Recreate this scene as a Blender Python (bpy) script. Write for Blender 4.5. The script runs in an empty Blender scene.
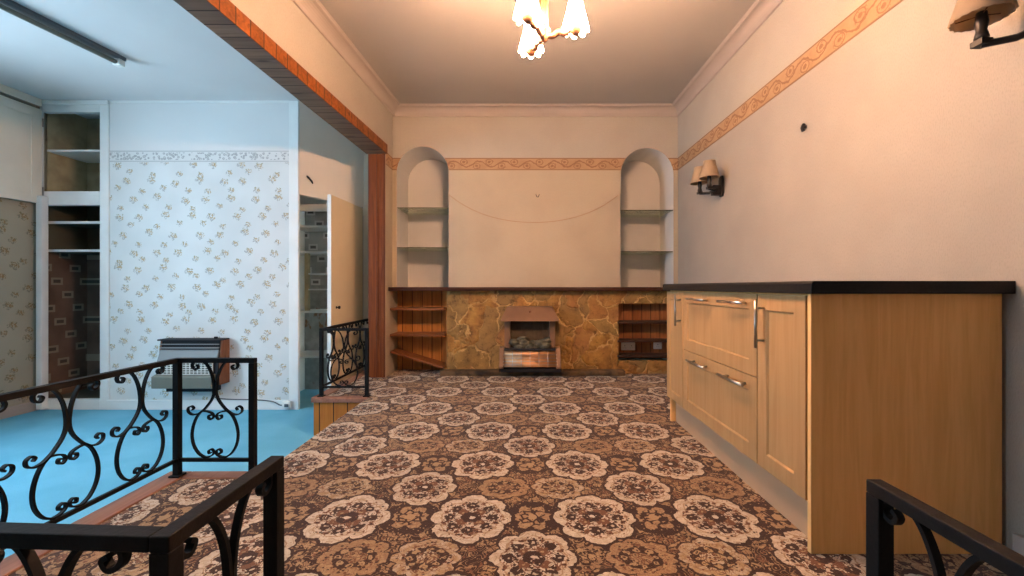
import bpy, math, random
from mathutils import Vector, Matrix
random.seed(7)
PI = math.pi
scene = bpy.context.scene
COL = scene.collection
H = 0.885                       # eye height above the patterned carpet

# ------------------------------------------------------------------ node helpers
def srgb(r, g, b):
    f = lambda c: (c/255/12.92) if c/255 <= 0.04045 else ((c/255+0.055)/1.055)**2.4
    return (f(r), f(g), f(b), 1.0)

class NT:
    def __init__(self, name):
        self.m = bpy.data.materials.new(name); self.m.use_nodes = True
        self.t = self.m.node_tree
        self.b = self.t.nodes['Principled BSDF']
        self._co = None
    def new(self, ty, **kw):
        n = self.t.nodes.new(ty)
        for k, v in kw.items(): setattr(n, k, v)
        return n
    def put(self, sock, v):
        if v is None: return
        if hasattr(v, 'node'): self.t.links.new(v, sock)
        else: sock.default_value = v
    def co(self):
        if self._co is None: self._co = self.new('ShaderNodeTexCoord').outputs['Object']
        return self._co
    def xyz(self, v=None):
        n = self.new('ShaderNodeSeparateXYZ'); self.put(n.inputs[0], v or self.co()); return n.outputs
    def comb(self, x=0., y=0., z=0.):
        n = self.new('ShaderNodeCombineXYZ')
        for i, a in enumerate((x, y, z)): self.put(n.inputs[i], a)
        return n.outputs[0]
    def M(self, op, a, b=None, c=None):
        n = self.new('ShaderNodeMath', operation=op)
        self.put(n.inputs[0], a); self.put(n.inputs[1], b); self.put(n.inputs[2], c)
        return n.outputs[0]
    def add(s, a, b): return s.M('ADD', a, b)
    def sub(s, a, b): return s.M('SUBTRACT', a, b)
    def mul(s, a, b): return s.M('MULTIPLY', a, b)
    def lt(s, a, b): return s.M('LESS_THAN', a, b)
    def gt(s, a, b): return s.M('GREATER_THAN', a, b)
    def step(s, a, lo, hi):      # smooth 0..1
        n = s.new('ShaderNodeMapRange', interpolation_type='SMOOTHSTEP')
        s.put(n.inputs[0], a); n.inputs[1].default_value = lo; n.inputs[2].default_value = hi
        return n.outputs[0]
    def band(s, a, lo, hi):
        return s.mul(s.gt(a, lo), s.lt(a, hi))
    def fr(s, a): return s.M('FRACT', a)
    def hyp(s, a, b): return s.M('SQRT', s.add(s.mul(a, a), s.mul(b, b)))
    def mapping(s, scale=(1,1,1), v=None, rot=(0,0,0), loc=(0,0,0)):
        n = s.new('ShaderNodeMapping'); s.put(n.inputs[0], v or s.co())
        n.inputs['Scale'].default_value = scale; n.inputs['Rotation'].default_value = rot; n.inputs['Location'].default_value = loc
        return n.outputs[0]
    def noise(s, scale, detail=3., v=None, rough=.5, dist=0., out=0):
        n = s.new('ShaderNodeTexNoise'); s.put(n.inputs['Vector'], v or s.co())
        n.inputs['Scale'].default_value = scale; n.inputs['Detail'].default_value = detail
        n.inputs['Roughness'].default_value = rough; n.inputs['Distortion'].default_value = dist
        return n.outputs[out]
    def voro(s, scale, v=None, feature='F1', rnd=1., out=0):
        n = s.new('ShaderNodeTexVoronoi', feature=feature); s.put(n.inputs['Vector'], v or s.co())
        n.inputs['Scale'].default_value = scale; n.inputs['Randomness'].default_value = rnd
        return n.outputs[out]
    def white(s, v, out=0):
        n = s.new('ShaderNodeTexWhiteNoise'); s.put(n.inputs['Vector'], v); return n.outputs[out]
    def mix(s, f, a, b, mode='MIX'):
        n = s.new('ShaderNodeMix', data_type='RGBA', blend_type=mode)
        s.put(n.inputs[0], f); s.put(n.inputs[6], a); s.put(n.inputs[7], b)
        return n.outputs[2]
    def ramp(s, f, stops):
        n = s.new('ShaderNodeValToRGB'); s.put(n.inputs[0], f)
        e = n.color_ramp.elements
        while len(e) < len(stops): e.new(0.5)
        for el, (p, c) in zip(e, stops): el.position = p; el.color = c
        return n.outputs[0]
    def bump(s, h, strength=.2, dist=.01):
        n = s.new('ShaderNodeBump'); s.put(n.inputs['Height'], h)
        n.inputs['Strength'].default_value = strength; n.inputs['Distance'].default_value = dist
        s.t.links.new(n.outputs[0], s.b.inputs['Normal'])
    def fin(s, col=None, rough=.6, metal=0., spec=None):
        s.put(s.b.inputs['Base Color'], col); s.put(s.b.inputs['Roughness'], rough); s.put(s.b.inputs['Metallic'], metal)
        if spec is not None: s.b.inputs['Specular IOR Level'].default_value = spec
        return s.m

def mix2(n, c, sc, amt, dark=.8):
    """slight mottling of a flat colour"""
    d = tuple(x*dark for x in c[:3])+(1,)
    return n.mix(n.mul(n.step(n.noise(sc, 4), .35, .7), amt), c, d)

def plain(name, c, rough=.6, metal=0., sc=12., amt=.6, dark=.85, bump=0., bsc=200., spec=None):
    n = NT(name); m = n.fin(mix2(n, c, sc, amt, dark), rough, metal, spec)
    if bump: n.bump(n.noise(bsc, 3), bump, .004)
    return m

# ------------------------------------------------------------------ materials
MAT = {}
def wallpaper_plain(name, c, c2):
    n = NT(name)
    x = n.xyz()
    w = n.noise(260, 2, n.mapping((1, 1, .35)))
    col = n.mix(n.step(n.noise(2.2, 4), .3, .75), c, c2)
    col = n.mix(n.mul(n.step(w, .45, .7), .35), col, tuple(a*.8 for a in c2[:3])+(1,))
    n.fin(col, .75, 0, .3); n.bump(w, .25, .004); return n.m
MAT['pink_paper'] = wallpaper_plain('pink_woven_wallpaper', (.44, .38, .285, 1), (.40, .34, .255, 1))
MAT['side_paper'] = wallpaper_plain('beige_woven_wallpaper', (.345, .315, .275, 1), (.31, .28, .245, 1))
MAT['cream_paper'] = wallpaper_plain('cream_upper_wallpaper', (.40, .38, .335, 1), (.365, .345, .305, 1))
MAT['niche_paint'] = plain('niche_white_paint', (.60, .59, .56, 1), .7, sc=3, dark=.93)
MAT['white_paint'] = plain('white_gloss_paint', (.80, .81, .79, 1), .4, sc=5, dark=.9)
MAT['grey_paint'] = plain('aged_door_paint', (.80, .74, .62, 1), .45, sc=4, dark=.9)
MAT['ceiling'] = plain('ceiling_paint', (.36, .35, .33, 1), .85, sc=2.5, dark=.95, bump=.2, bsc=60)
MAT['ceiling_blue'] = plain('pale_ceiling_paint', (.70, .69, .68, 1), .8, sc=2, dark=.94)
MAT['upper_blue'] = plain('pale_upper_wall_paint', (.70, .70, .69, 1), .75, sc=2, dark=.95)
MAT['cornice'] = plain('cornice_paint', (.38, .34, .31, 1), .7, sc=3, dark=.95)
MAT['iron'] = plain('black_painted_iron', (.006, .006, .0065, 1), .62, 0., sc=30, dark=.6, bump=.15, bsc=120, spec=.14)
MAT['black_metal'] = plain('black_lamp_iron', (.010, .009, .009, 1), .45, .4, sc=30)
MAT['steel'] = plain('brushed_steel', (.42, .40, .38, 1), .3, 1., sc=80)
MAT['brass'] = plain('antique_brass', (.13, .052, .022, 1), .5, .4, sc=40, dark=.6)
MAT['worktop'] = plain('black_worktop_laminate', (.010, .010, .010, 1), .5, 0, sc=90, dark=.5, spec=.18)
MAT['dark'] = plain('black_cavity', (.01, .01, .01, 1), .8)
MAT['white_plastic'] = plain('white_plastic', (.85, .83, .78, 1), .4, sc=8)
MAT['cable'] = plain('grey_cable_sheath', (.10, .10, .11, 1), .5)
MAT['wire'] = plain('brown_picture_wire', (.33, .20, .11, 1), .6)
MAT['plinth'] = plain('grey_plinth_laminate', (.52, .33, .20, 1), .6, spec=.2, sc=5, dark=.9)
MAT['olive_in'] = plain('olive_cupboard_inside', (.46, .40, .25, 1), .8, sc=5, amt=.9, dark=.6)
MAT['dark_in'] = plain('dark_cupboard_inside', (.075, .07, .05, 1), .8, sc=4, amt=.9, dark=.5)
MAT['tube_grey'] = plain('grey_light_channel', (.13, .135, .14, 1), .5, .1, sc=8)
MAT['heater_grey'] = plain('heater_grey_enamel', (.165, .16, .125, 1), .4, .1, sc=6, dark=.9)
MAT['heater_pale'] = plain('heater_pale_enamel', (.20, .215, .22, 1), .55, 0, sc=6, dark=.9)
MAT['heater_black'] = plain('heater_black_enamel', (.018, .018, .022, 1), .65, spec=.2)
MAT['copper'] = plain('polished_copper_reflector', (.62, .36, .19, 1), .5, .75, sc=12, dark=.8)
MAT['bronze'] = plain('brown_enamelled_hood', (.19, .105, .06, 1), .5, .2, sc=10, dark=.8)
MAT['coal'] = plain('ceramic_coal', (.085, .085, .06, 1), .9, sc=25, amt=.9, dark=.35, bump=.7, bsc=60)
MAT['firebrick'] = plain('sooty_firebrick', (.07, .05, .03, 1), .9, sc=14, dark=.4)

def pine(name, c, c2, axis='Z', board=None, baxis=None, sc=1., rough=.4, joint=(.03, .012, .006, 1), off=0.):
    """timber grain along axis; optional board joints every 'board' metres along baxis"""
    n = NT(name); x = n.xyz()
    s = {'X': (2.2, 34, 34), 'Y': (34, 2.2, 34), 'Z': (34, 34, 2.2)}[axis]
    v = n.mapping(tuple(a*sc for a in s))
    if board:
        ax = x['XYZ'.index(baxis)]
        q = n.M('DIVIDE', n.add(ax, 50.+off), board)
        idx = n.M('FLOOR', q); f = n.fr(q)
        rnd = n.white(n.comb(idx, 3.1, 7.7))
        v2 = n.new('ShaderNodeVectorMath', operation='ADD'); n.put(v2.inputs[0], v)
        n.put(v2.inputs[1], n.comb(n.mul(rnd, 9.), n.mul(rnd, 5.), n.mul(rnd, 7.))); v = v2.outputs[0]
    g = n.noise(1., 5, v, .6, .8)
    col = n.mix(n.step(g, .3, .72), c, c2)
    # knots
    kn = n.voro(1., n.mapping({'X': (2.2, 8, 8), 'Y': (8, 2.2, 8), 'Z': (8, 8, 2.2)}[axis]))
    col = n.mix(n.mul(n.sub(1., n.step(kn, .07, .16)), .8), col, tuple(a*.25 for a in c2[:3])+(1,))
    if board:
        col = n.mix(n.mul(rnd, .45), col, tuple(a*.55 for a in c2[:3])+(1,))
        jl = n.add(n.lt(f, .035), n.gt(f, .965))
        col = n.mix(jl, col, joint)
    n.fin(col, rough+.12, 0, .22); n.bump(g, .12, .003); return n.m
MAT['beam_pine'] = pine('varnished_orange_pine_beam', (.26, .085, .018, 1), (.13, .038, .008, 1), 'X', .105, 'Y')
MAT['beam_soffit'] = pine('dull_brown_pine_boards', (.25, .165, .115, 1), (.16, .10, .065, 1), 'X', .105, 'Y')
MAT['jamb_pine'] = pine('dark_varnished_pine_jamb', (.21, .062, .014, 1), (.10, .025, .006, 1), 'Z', .075, 'X', off=.03)
MAT['clad_pine'] = pine('step_pine_cladding', (.50, .185, .03, 1), (.38, .125, .018, 1), 'Z', .112, 'X', off=.008)
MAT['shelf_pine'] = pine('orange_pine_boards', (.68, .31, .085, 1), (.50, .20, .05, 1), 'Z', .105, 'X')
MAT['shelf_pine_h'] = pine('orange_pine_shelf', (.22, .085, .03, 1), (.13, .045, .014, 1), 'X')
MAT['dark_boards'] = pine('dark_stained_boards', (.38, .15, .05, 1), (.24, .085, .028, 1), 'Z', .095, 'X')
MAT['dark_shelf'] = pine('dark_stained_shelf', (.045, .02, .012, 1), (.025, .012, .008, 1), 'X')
MAT['mantel'] = pine('dark_red_mantel_timber', (.045, .014, .007, 1), (.025, .009, .005, 1), 'X')
MAT['nosing'] = pine('worn_brown_nosing', (.30, .15, .10, 1), (.22, .10, .065, 1), 'Y')
MAT['teak'] = pine('heater_wood_side', (.22, .09, .045, 1), (.15, .06, .03, 1), 'Z')
MAT['maple'] = pine('maple_effect_front', (.425, .26, .118, 1), (.37, .212, .09, 1), 'Z', sc=.9, rough=.42)
MAT['maple_side'] = pine('maple_effect_end_panel', (.82, .505, .205, 1), (.72, .415, .15, 1), 'Z', sc=1.2, rough=.4)
for k in ('maple', 'maple_side'):       # laminate: no knots
    t = MAT[k].node_tree
    for nd in list(t.nodes):
        if nd.type == 'TEX_VORONOI': t.nodes.remove(nd)
    for nd in t.nodes:
        if nd.type == 'MAP_RANGE' and not nd.inputs[0].is_linked: nd.inputs[0].default_value = 1.
MAT['door_pink'] = plain('old_pink_door_paint', (.86, .72, .50, 1), .5, sc=2.5, dark=.9)
MAT['bulkhead'] = plain('pink_bulkhead_paint', (.88, .80, .70, 1), .7, sc=2.5, dark=.92)

# --- patterned carpet ------------------------------------------------
def carpet():
    n = NT('brown_floral_medallion_carpet'); x, y, z = n.xyz()
    wx, wy, wz = n.xyz(n.noise(9., 2, out=1)); vx, vy, vz = n.xyz(n.noise(48., 1, out=1))
    x = n.add(n.add(x, n.mul(n.sub(wx, .5), .03)), n.mul(n.sub(vx, .5), .02)); y = n.add(n.add(y, n.mul(n.sub(wy, .5), .03)), n.mul(n.sub(vy, .5), .02))
    PU, PV = .47, .485
    u = n.M('DIVIDE', n.add(x, 47.2), PU); u = n.add(u, 0.)
    v = n.M('DIVIDE', n.add(y, -1.615+48.5), PV)
    # 47.2 = 100*.47 + .2 and 48.5 = 100*.485
    fu, fv = n.fr(u), n.fr(v)
    au = n.mul(n.sub(n.fr(n.add(u, .5)), .5), PU); av = n.mul(n.sub(n.fr(n.add(v, .5)), .5), PV)
    bu = n.mul(n.sub(fu, .5), PU); bv = n.mul(n.sub(fv, .5), PV)
    par = n.gt(n.M('MODULO', n.add(n.M('FLOOR', u), n.M('FLOOR', v)), 2.), .5)     # 1 = cream medallion
    CREAM = (.62, .55, .44, 1); CREAM2 = (.50, .42, .31, 1); TAN = (.32, .20, .105, 1)
    DARK = (.042, .017, .010, 1); MID = (.17, .075, .038, 1); OCH = (.39, .27, .145, 1)
    big = n.voro(34.); bigc = n.xyz(n.voro(34., out=1))
    sml = n.voro(85.); smc = n.xyz(n.voro(85., out=1))
    edg = n.voro(34., feature='DISTANCE_TO_EDGE')
    fine = n.noise(230, 2); pat = n.noise(6., 2)
    # ground: close leafy tangle of browns
    con = n.M('ABSOLUTE', n.sub(n.fr(n.mul(n.noise(15., 1, dist=.9), 9.)), .5))
    con2 = n.M('ABSOLUTE', n.sub(n.fr(n.mul(n.noise(24., 0), 7.)), .5))
    col = n.mix(n.gt(bigc[0], .42), MID, TAN)
    col = n.mix(n.gt(bigc[1], .72), col, OCH)
    col = n.mix(n.mul(n.gt(bigc[2], .62), n.gt(pat, .46)), col, DARK)
    col = n.mix(n.lt(edg, .06), col, DARK)
    col = n.mix(n.lt(con, .13), col, DARK)
    col = n.mix(n.lt(con2, .09), col, OCH)
    col = n.mix(n.mul(n.lt(sml, .34), n.gt(smc[0], .62)), col, OCH)
    col = n.mix(n.mul(n.lt(sml, .38), n.lt(smc[0], .30)), col, DARK)
    def medal(col, mu, mv, R, gate, ring, ring2, kind):
        r = n.hyp(mu, mv); th = n.M('ARCTAN2', mv, mu)
        c4 = n.M('ABSOLUTE', n.M('COSINE', n.mul(th, 4.)))
        lob = n.sub(n.add(.80, n.mul(n.M('SQRT', c4), .21)), n.mul(n.M('COSINE', n.mul(th, 2.)), .045))
        d = n.M('DIVIDE', r, n.mul(lob, R))
        q = n.M('DIVIDE', r, R)
        col = n.mix(n.mul(n.lt(d, 1.09), gate), col, DARK)
        cr = n.mix(n.step(n.noise(38, 2), .38, .66), ring, ring2)
        field = cr
        # a thin scalloped vein inside the rim
        wv = n.noise(26, 2)
        dv = n.add(d, n.mul(n.sub(wv, .5), .10))
        field = n.mix(n.mul(n.band(dv, .76, .80), .8), field, TAN)
        field = n.mix(n.mul(n.lt(con, .11), n.lt(d, .74)), field, MID)
        field = n.mix(n.mul(n.lt(con2, .10), n.lt(d, .62)), field, DARK)
        field = n.mix(n.mul(n.mul(n.lt(con, .07), n.gt(d, .80)), .55), field, MID)
        # speckled leaves
        leaf = n.mul(n.lt(n.add(d, n.mul(n.sub(wv, .5), .6)), .82), n.mul(n.lt(sml, .46), n.gt(smc[1], .42)))
        field = n.mix(leaf, field, n.mix(n.gt(smc[2], .5), DARK, MID))
        def ringdots(f, k, off, rad, size, cdark, ccore):
            t = n.add(n.M('DIVIDE', th, 2*PI/k), .5+off+k)
            ph = n.mul(n.sub(n.fr(t), .5), 2*PI/k)
            lx = n.sub(n.mul(q, n.M('COSINE', ph)), rad); ly = n.mul(q, n.M('SINE', ph))
            rr = n.add(n.hyp(lx, ly), n.mul(n.sub(n.noise(70, 1), .5), .22))
            f = n.mix(n.lt(rr, size), f, cdark)
            return n.mix(n.lt(rr, size*.20), f, ccore)
        if kind == 'cream':
            field = ringdots(field, 8., 0., .54, .135, DARK, CREAM2)
            field = ringdots(field, 8., .5, .68, .06, MID, DARK)
            field = ringdots(field, 4., .5, .30, .13, MID, OCH)
            field = n.mix(n.mul(n.lt(q, .24), n.gt(sml, .30)), field, DARK)
            field = n.mix(n.lt(q, .07), field, CREAM)
        else:
            field = n.mix(n.band(n.add(q, n.mul(n.sub(wv, .5), .2)), .33, .58), field, DARK)
            field = ringdots(field, 8., 0., .45, .09, OCH, DARK)
            field = n.mix(n.mul(n.lt(q, .30), n.lt(sml, .3)), field, MID)
        col = n.mix(n.mul(gate, n.lt(d, 1.)), col, field)
        return col
    npar = n.sub(1., par)
    col = medal(col, n.add(bu, .118), n.mul(bv, 1.25), .120, npar, TAN, OCH, 'oval')
    col = medal(col, n.sub(bu, .118), n.mul(bv, 1.25), .120, npar, OCH, CREAM2, 'oval')
    col = n.mix(n.mul(n.lt(con2, .055), .55), col, MID)
    # dark rosette with tan petals between the big medallions
    rc = n.hyp(bu, av); tc = n.M('ARCTAN2', av, bu)
    col = n.mix(n.mul(n.lt(rc, .115), n.gt(sml, .27)), col, DARK)
    pet = n.mul(.085, n.add(.62, n.mul(n.M('ABSOLUTE', n.M('COSINE', n.mul(tc, 3.))), .38)))
    col = n.mix(n.mul(n.lt(rc, pet), n.gt(sml, .24)), col, n.mix(n.lt(con2, .2), TAN, OCH))
    col = n.mix(n.mul(n.lt(rc, .055), n.lt(edg, .13)), col, DARK)
    col = n.mix(n.lt(rc, .02), col, OCH)
    col = medal(col, bu, bv, .146, par, CREAM2, CREAM, 'cream')
    col = medal(col, au, av, .160, 1., CREAM, CREAM2, 'cream')
    col = n.mix(n.mul(n.step(n.noise(1.3, 3), .45, .75), .2), col, n.mix(.5, col, (.05, .03, .02, 1)))
    col = n.mix(n.mul(n.step(fine, .3, .7), .38), col, n.mix(.5, col, (.02, .012, .01, 1)))
    n.fin(col, .95, 0, .15); n.bump(fine, .5, .006)
    n.b.inputs['Sheen Weight'].default_value = .12; n.b.inputs['Sheen Roughness'].default_value = .5
    return n.m
MAT['carpet'] = carpet()

def blue_carpet():
    n = NT('plain_blue_carpet')
    f = n.noise(160, 3); g = n.noise(3., 4)
    col = n.mix(n.step(g, .3, .7), (.16, .48, .66, 1), (.20, .55, .74, 1))
    col = n.mix(n.mul(f, .4), col, (.03, .20, .32, 1))
    n.fin(col, .95, 0, .15); n.bump(f, .5, .006)
    return n.m
MAT['blue_carpet'] = blue_carpet()

# --- sprigged wallpaper: axis = in-plane horizontal axis (0 X, 1 Y)
def sprig_paper(name, axis, shade_tint=(1, 1, 1, 1)):
    n = NT(name); P = n.xyz(); a = n.add(P[axis], 40.); z = n.add(P[2], 40.)
    base = n.mix(n.step(n.noise(3, 3), .3, .7), (.70, .72, .71, 1), (.64, .66, .65, 1))
    col = base
    wj = n.noise(55, 2, out=1); jx, jy, jz = n.xyz(wj)
    for (dx, dz, s, seed) in ((0., 0., 1., 1.), (.115, .085, .8, 5.)):
        qa = n.M('DIVIDE', n.add(a, dx), .23); qz = n.M('DIVIDE', n.add(z, dz), .17)
        row = n.M('FLOOR', qz); qa = n.add(qa, n.mul(row, .31))
        cell = n.comb(n.M('FLOOR', qa), row, seed)
        r1 = n.white(cell); cv = n.xyz(n.white(cell, 1))
        la = n.mul(n.sub(n.fr(qa), n.add(.5, n.mul(n.sub(cv[0], .5), .3))), .23)
        lz = n.mul(n.sub(n.fr(qz), n.add(.5, n.mul(n.sub(cv[1], .5), .3))), .17)
        la = n.add(la, n.mul(n.sub(jx, .5), .03)); lz = n.add(lz, n.mul(n.sub(jy, .5), .03))
        def dot(ox, oz, rr): return n.lt(n.hyp(n.sub(la, ox*s), n.sub(lz, oz*s)), rr*s*1.2)
        hole = n.gt(n.noise(75, 2), .47)
        tan = (.46, .32, .15, 1); gry = (.36, .37, .35, 1); olv = (.34, .32, .20, 1)
        for (ox, oz, rr, c) in ((0, .012, .019, tan), (.026, -.004, .015, tan), (-.024, .0, .014, gry),
                                (.006, -.024, .013, gry), (-.014, .028, .010, olv), (.03, .024, .009, olv)):
            col = n.mix(n.mul(n.mul(dot(ox, oz, rr), hole), .8), col, c)
    col = n.mix(1., col, shade_tint, 'MULTIPLY')
    n.fin(col, .75, 0, .3); n.bump(n.noise(180, 2), .1, .003); return n.m
MAT['sprig_x'] = sprig_paper('sprigged_floral_wallpaper', 0)
MAT['sprig_y'] = sprig_paper('shaded_sprigged_floral_wallpaper', 1, (.50, .46, .36, 1))  # same paper, dimmed and warmed: the left wall's shade put into its colour

def border_tan(name, axis, z0, z1):
    n = NT(name); P = n.xyz(); a = P[axis]; h = n.M('DIVIDE', n.sub(P[2], z0), z1-z0)
    wv = n.noise(30, 2); k = 2*PI/.26
    s1 = n.add(.5, n.mul(n.M('SINE', n.mul(a, k)), .24))
    d1 = n.M('ABSOLUTE', n.add(n.sub(h, s1), n.mul(n.sub(wv, .5), .25)))
    q = n.M('DIVIDE', n.add(a, 40.065), .13); f = n.sub(n.fr(q), .5)
    cy = n.add(.5, n.mul(n.sub(n.M('MODULO', n.M('FLOOR', q), 2.), .5), .32))
    r = n.hyp(n.mul(f, .8), n.mul(n.sub(h, cy), .95)); r = n.add(r, n.mul(n.sub(wv, .5), .12))
    base = (.37, .235, .125, 1); ink = (.19, .085, .035, 1)
    col = n.mix(n.step(n.noise(14, 3), .3, .7), base, (.32, .195, .10, 1))
    col = n.mix(n.mul(n.lt(d1, .055), .8), col, ink)
    col = n.mix(n.mul(n.band(r, .19, .235), .75), col, ink)
    col = n.mix(n.mul(n.lt(r, .09), .75), col, ink)
    col = n.mix(n.mul(n.gt(n.noise(95, 1), .62), n.mul(n.lt(r, .3), .6)), col, ink)
    col = n.mix(n.add(n.lt(h, .07), n.gt(h, .93)), col, (.20, .11, .055, 1))
    n.fin(col, .6); return n.m
ZB0, ZB1 = H+1.205, H+1.332
MAT['border_x'] = border_tan('tan_scroll_border_back', 0, ZB0, ZB1)
MAT['border_y'] = border_tan('tan_scroll_border_side', 1, ZB0, ZB1)
ZC0, ZC1 = H+1.205, H+1.325
def border_grey():
    n = NT('pale_grey_scroll_border'); P = n.xyz(); h = n.M('DIVIDE', n.sub(P[2], ZC0), ZC1-ZC0)
    v = n.voro(38., n.comb(P[0], P[2], 0.)); e = n.voro(38., n.comb(P[0], P[2], 0.), 'DISTANCE_TO_EDGE')
    col = (.66, .67, .66, 1)
    col = n.mix(n.mul(n.band(v, .18, .46), n.mul(n.band(h, .2, .8), .8)), col, (.30, .32, .32, 1))
    col = n.mix(n.mul(n.lt(v, .11), .5), col, (.36, .30, .20, 1))
    col = n.mix(n.mul(n.add(n.band(h, .06, .13), n.band(h, .87, .94)), .7), col, (.34, .36, .36, 1))
    n.fin(col, .7); return n.m
MAT['border_grey'] = border_grey()

def stone():
    n = NT('brown_crazy_paved_stone')
    w = n.noise(3.5, 4, out=1)
    vm = n.new('ShaderNodeVectorMath', operation='MULTIPLY_ADD')
    n.put(vm.inputs[0], w); vm.inputs[1].default_value = (.42, .42, .42); n.put(vm.inputs[2], n.mapping((1, 1, .85)))
    v = vm.outputs[0]
    e = n.voro(4.6, v, 'DISTANCE_TO_EDGE'); c = n.voro(4.6, v, out=1)
    cr = n.xyz(c)
    e2 = n.voro(11., v, 'DISTANCE_TO_EDGE')
    tone = n.noise(7., 6, rough=.65)
    col = n.ramp(tone, [(.25, (.08, .045, .016, 1)), (.45, (.25, .13, .032, 1)), (.6, (.35, .20, .05, 1)), (.8, (.48, .29, .085, 1))])
    col = n.mix(n.mul(cr[0], .55), col, (.26, .12, .05, 1))
    col = n.mix(n.mul(n.gt(cr[1], .55), .45), col, (.17, .14, .06, 1))
    col = n.mix(n.mul(n.lt(e2, .02), .35), col, (.05, .03, .015, 1))
    pres = n.step(n.noise(5., 3), .40, .60)
    col = n.mix(n.mul(n.step(n.noise(13., 5, rough=.7), .52, .68), .6), col, (.045, .025, .008, 1))
    wid = n.add(n.step(n.add(e, n.mul(n.sub(n.noise(30., 3), .5), .05)), .046, .012), n.mul(n.lt(e2, .012), n.gt(tone, .52)))
    col = n.mix(n.mul(n.mul(wid, pres), .85), col, (.50, .32, .12, 1))
    n.fin(col, .65, 0, .2)
    hgt = n.add(n.mul(n.step(e, 0., .08), .8), n.mul(tone, .6))
    n.bump(hgt, .6, .02); return n.m
MAT['stone'] = stone()
MAT['hearth_stone'] = plain('dark_mottled_hearth_stone', (.115, .07, .03, 1), .7, sc=9, amt=1., dark=.12, bump=.6, bsc=18)  # dark brown slab with near-black noise mottling

def card_paper(name, base, card, axis=0, zmax=None):
    n = NT(name); P = n.xyz(); a = n.add(P[axis], 40.); z = n.add(P[2], 40.)
    qz = n.M('DIVIDE', z, .135); row = n.M('FLOOR', qz)
    qa = n.add(n.M('DIVIDE', a, .27), n.mul(row, .37))
    fa = n.M('ABSOLUTE', n.sub(n.fr(qa), .5)); fz = n.M('ABSOLUTE', n.sub(n.fr(qz), .5))
    col = n.mix(n.step(n.noise(4, 4), .3, .7), base, tuple(x*.6 for x in base[:3])+(1,))
    col = n.mix(n.mul(n.mul(n.lt(fa, .2), n.lt(fz, .27)), .9), col, card)
    col = n.mix(n.mul(n.lt(fa, .12), n.lt(fz, .12)), col, tuple(x*.25 for x in card[:3])+(1,))
    if zmax: col = n.mix(n.gt(P[2], zmax), col, (.11, .10, .065, 1))
    n.fin(col, .85); return n.m
MAT['card_brown'] = card_paper('old_brown_card_wallpaper', (.085, .05, .035, 1), (.19, .165, .125, 1))
MAT['card_side'] = card_paper('old_brown_card_lining', (.17, .105, .072, 1), (.27, .23, .17, 1), 1, H+.34+.30)
MAT['card_white'] = card_paper('old_white_dotted_wallpaper', (.55, .56, .54, 1), (.74, .74, .72, 1))
def peeling():
    n = NT('peeling_grey_paint')
    g = n.noise(6, 5, n.mapping((1, 1, .5)))
    col = n.mix(n.step(n.noise(14, 3), .35, .65), (.42, .44, .43, 1), (.32, .34, .32, 1))
    col = n.mix(n.step(g, .56, .6), col, (.26, .15, .08, 1))
    n.fin(col, .8); return n.m
MAT['peeling'] = peeling()

def glass(name, tint, rough=.03):
    n = NT(name); t = n.t; t.nodes.remove(n.b)
    gl = n.new('ShaderNodeBsdfGlass'); gl.inputs['Color'].default_value = tint; gl.inputs['Roughness'].default_value = rough; gl.inputs['IOR'].default_value = 1.45
    t.links.new(gl.outputs[0], t.nodes['Material Output'].inputs[0]); return n.m
def thin_glass(name, tint, gloss):
    n = NT(name); t = n.t; t.nodes.remove(n.b)
    tr = n.new('ShaderNodeBsdfTransparent'); tr.inputs[0].default_value = tint
    gl = n.new('ShaderNodeBsdfGlossy'); gl.inputs['Roughness'].default_value = .04; gl.inputs[0].default_value = (.9, .95, .9, 1)
    fr = n.new('ShaderNodeFresnel'); fr.inputs[0].default_value = 1.45
    mx = n.new('ShaderNodeMixShader'); n.put(mx.inputs[0], n.M('MULTIPLY', fr.outputs[0], gloss))
    t.links.new(tr.outputs[0], mx.inputs[1]); t.links.new(gl.outputs[0], mx.inputs[2])
    t.links.new(mx.outputs[0], t.nodes['Material Output'].inputs[0]); return n.m
MAT['glass'] = thin_glass('clear_shelf_glass', (.93, .96, .92, 1), .8)
MAT['glass_edge'] = plain('green_glass_edge', (.07, .085, .05, 1), .25)

def shade_mat(name, col, emis, emcol):
    n = NT(name); t = n.t; b = n.b
    b.inputs['Base Color'].default_value = col; b.inputs['Roughness'].default_value = .6
    tr = n.new('ShaderNodeBsdfTranslucent'); tr.inputs['Color'].default_value = col
    mx = n.new('ShaderNodeMixShader'); mx.inputs[0].default_value = .75 if emis else .5
    t.links.new(b.outputs[0], mx.inputs[1]); t.links.new(tr.outputs[0], mx.inputs[2])
    out = t.nodes['Material Output']
    if emis:
        e = n.new('ShaderNodeEmission'); e.inputs[0].default_value = emcol; e.inputs[1].default_value = emis
        fade = n.step(n.xyz()[2], .105, .05); n.put(e.inputs[1], n.mul(n.add(n.mul(fade, .92), .08), emis))
        ad = n.new('ShaderNodeAddShader'); t.links.new(mx.outputs[0], ad.inputs[0]); t.links.new(e.outputs[0], ad.inputs[1])
        t.links.new(ad.outputs[0], out.inputs[0])
    else: t.links.new(mx.outputs[0], out.inputs[0])
    return n.m
MAT['lit_shade'] = shade_mat('lit_frosted_glass_shade', (.9, .88, .84, 1), 385, (1, .56, .33, 1))
MAT['fabric_shade'] = shade_mat('cream_pleated_fabric_shade', (.52, .40, .27, 1), 0, None)
def emit(name, col, s):
    n = NT(name); n.b.inputs['Base Color'].default_value = (1, 1, 1, 1)
    n.b.inputs['Emission Color'].default_value = col; n.b.inputs['Emission Strength'].default_value = s; return n.m
MAT['bulb'] = emit('lit_bulb', (1, .7, .42, 1), 12.)

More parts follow.
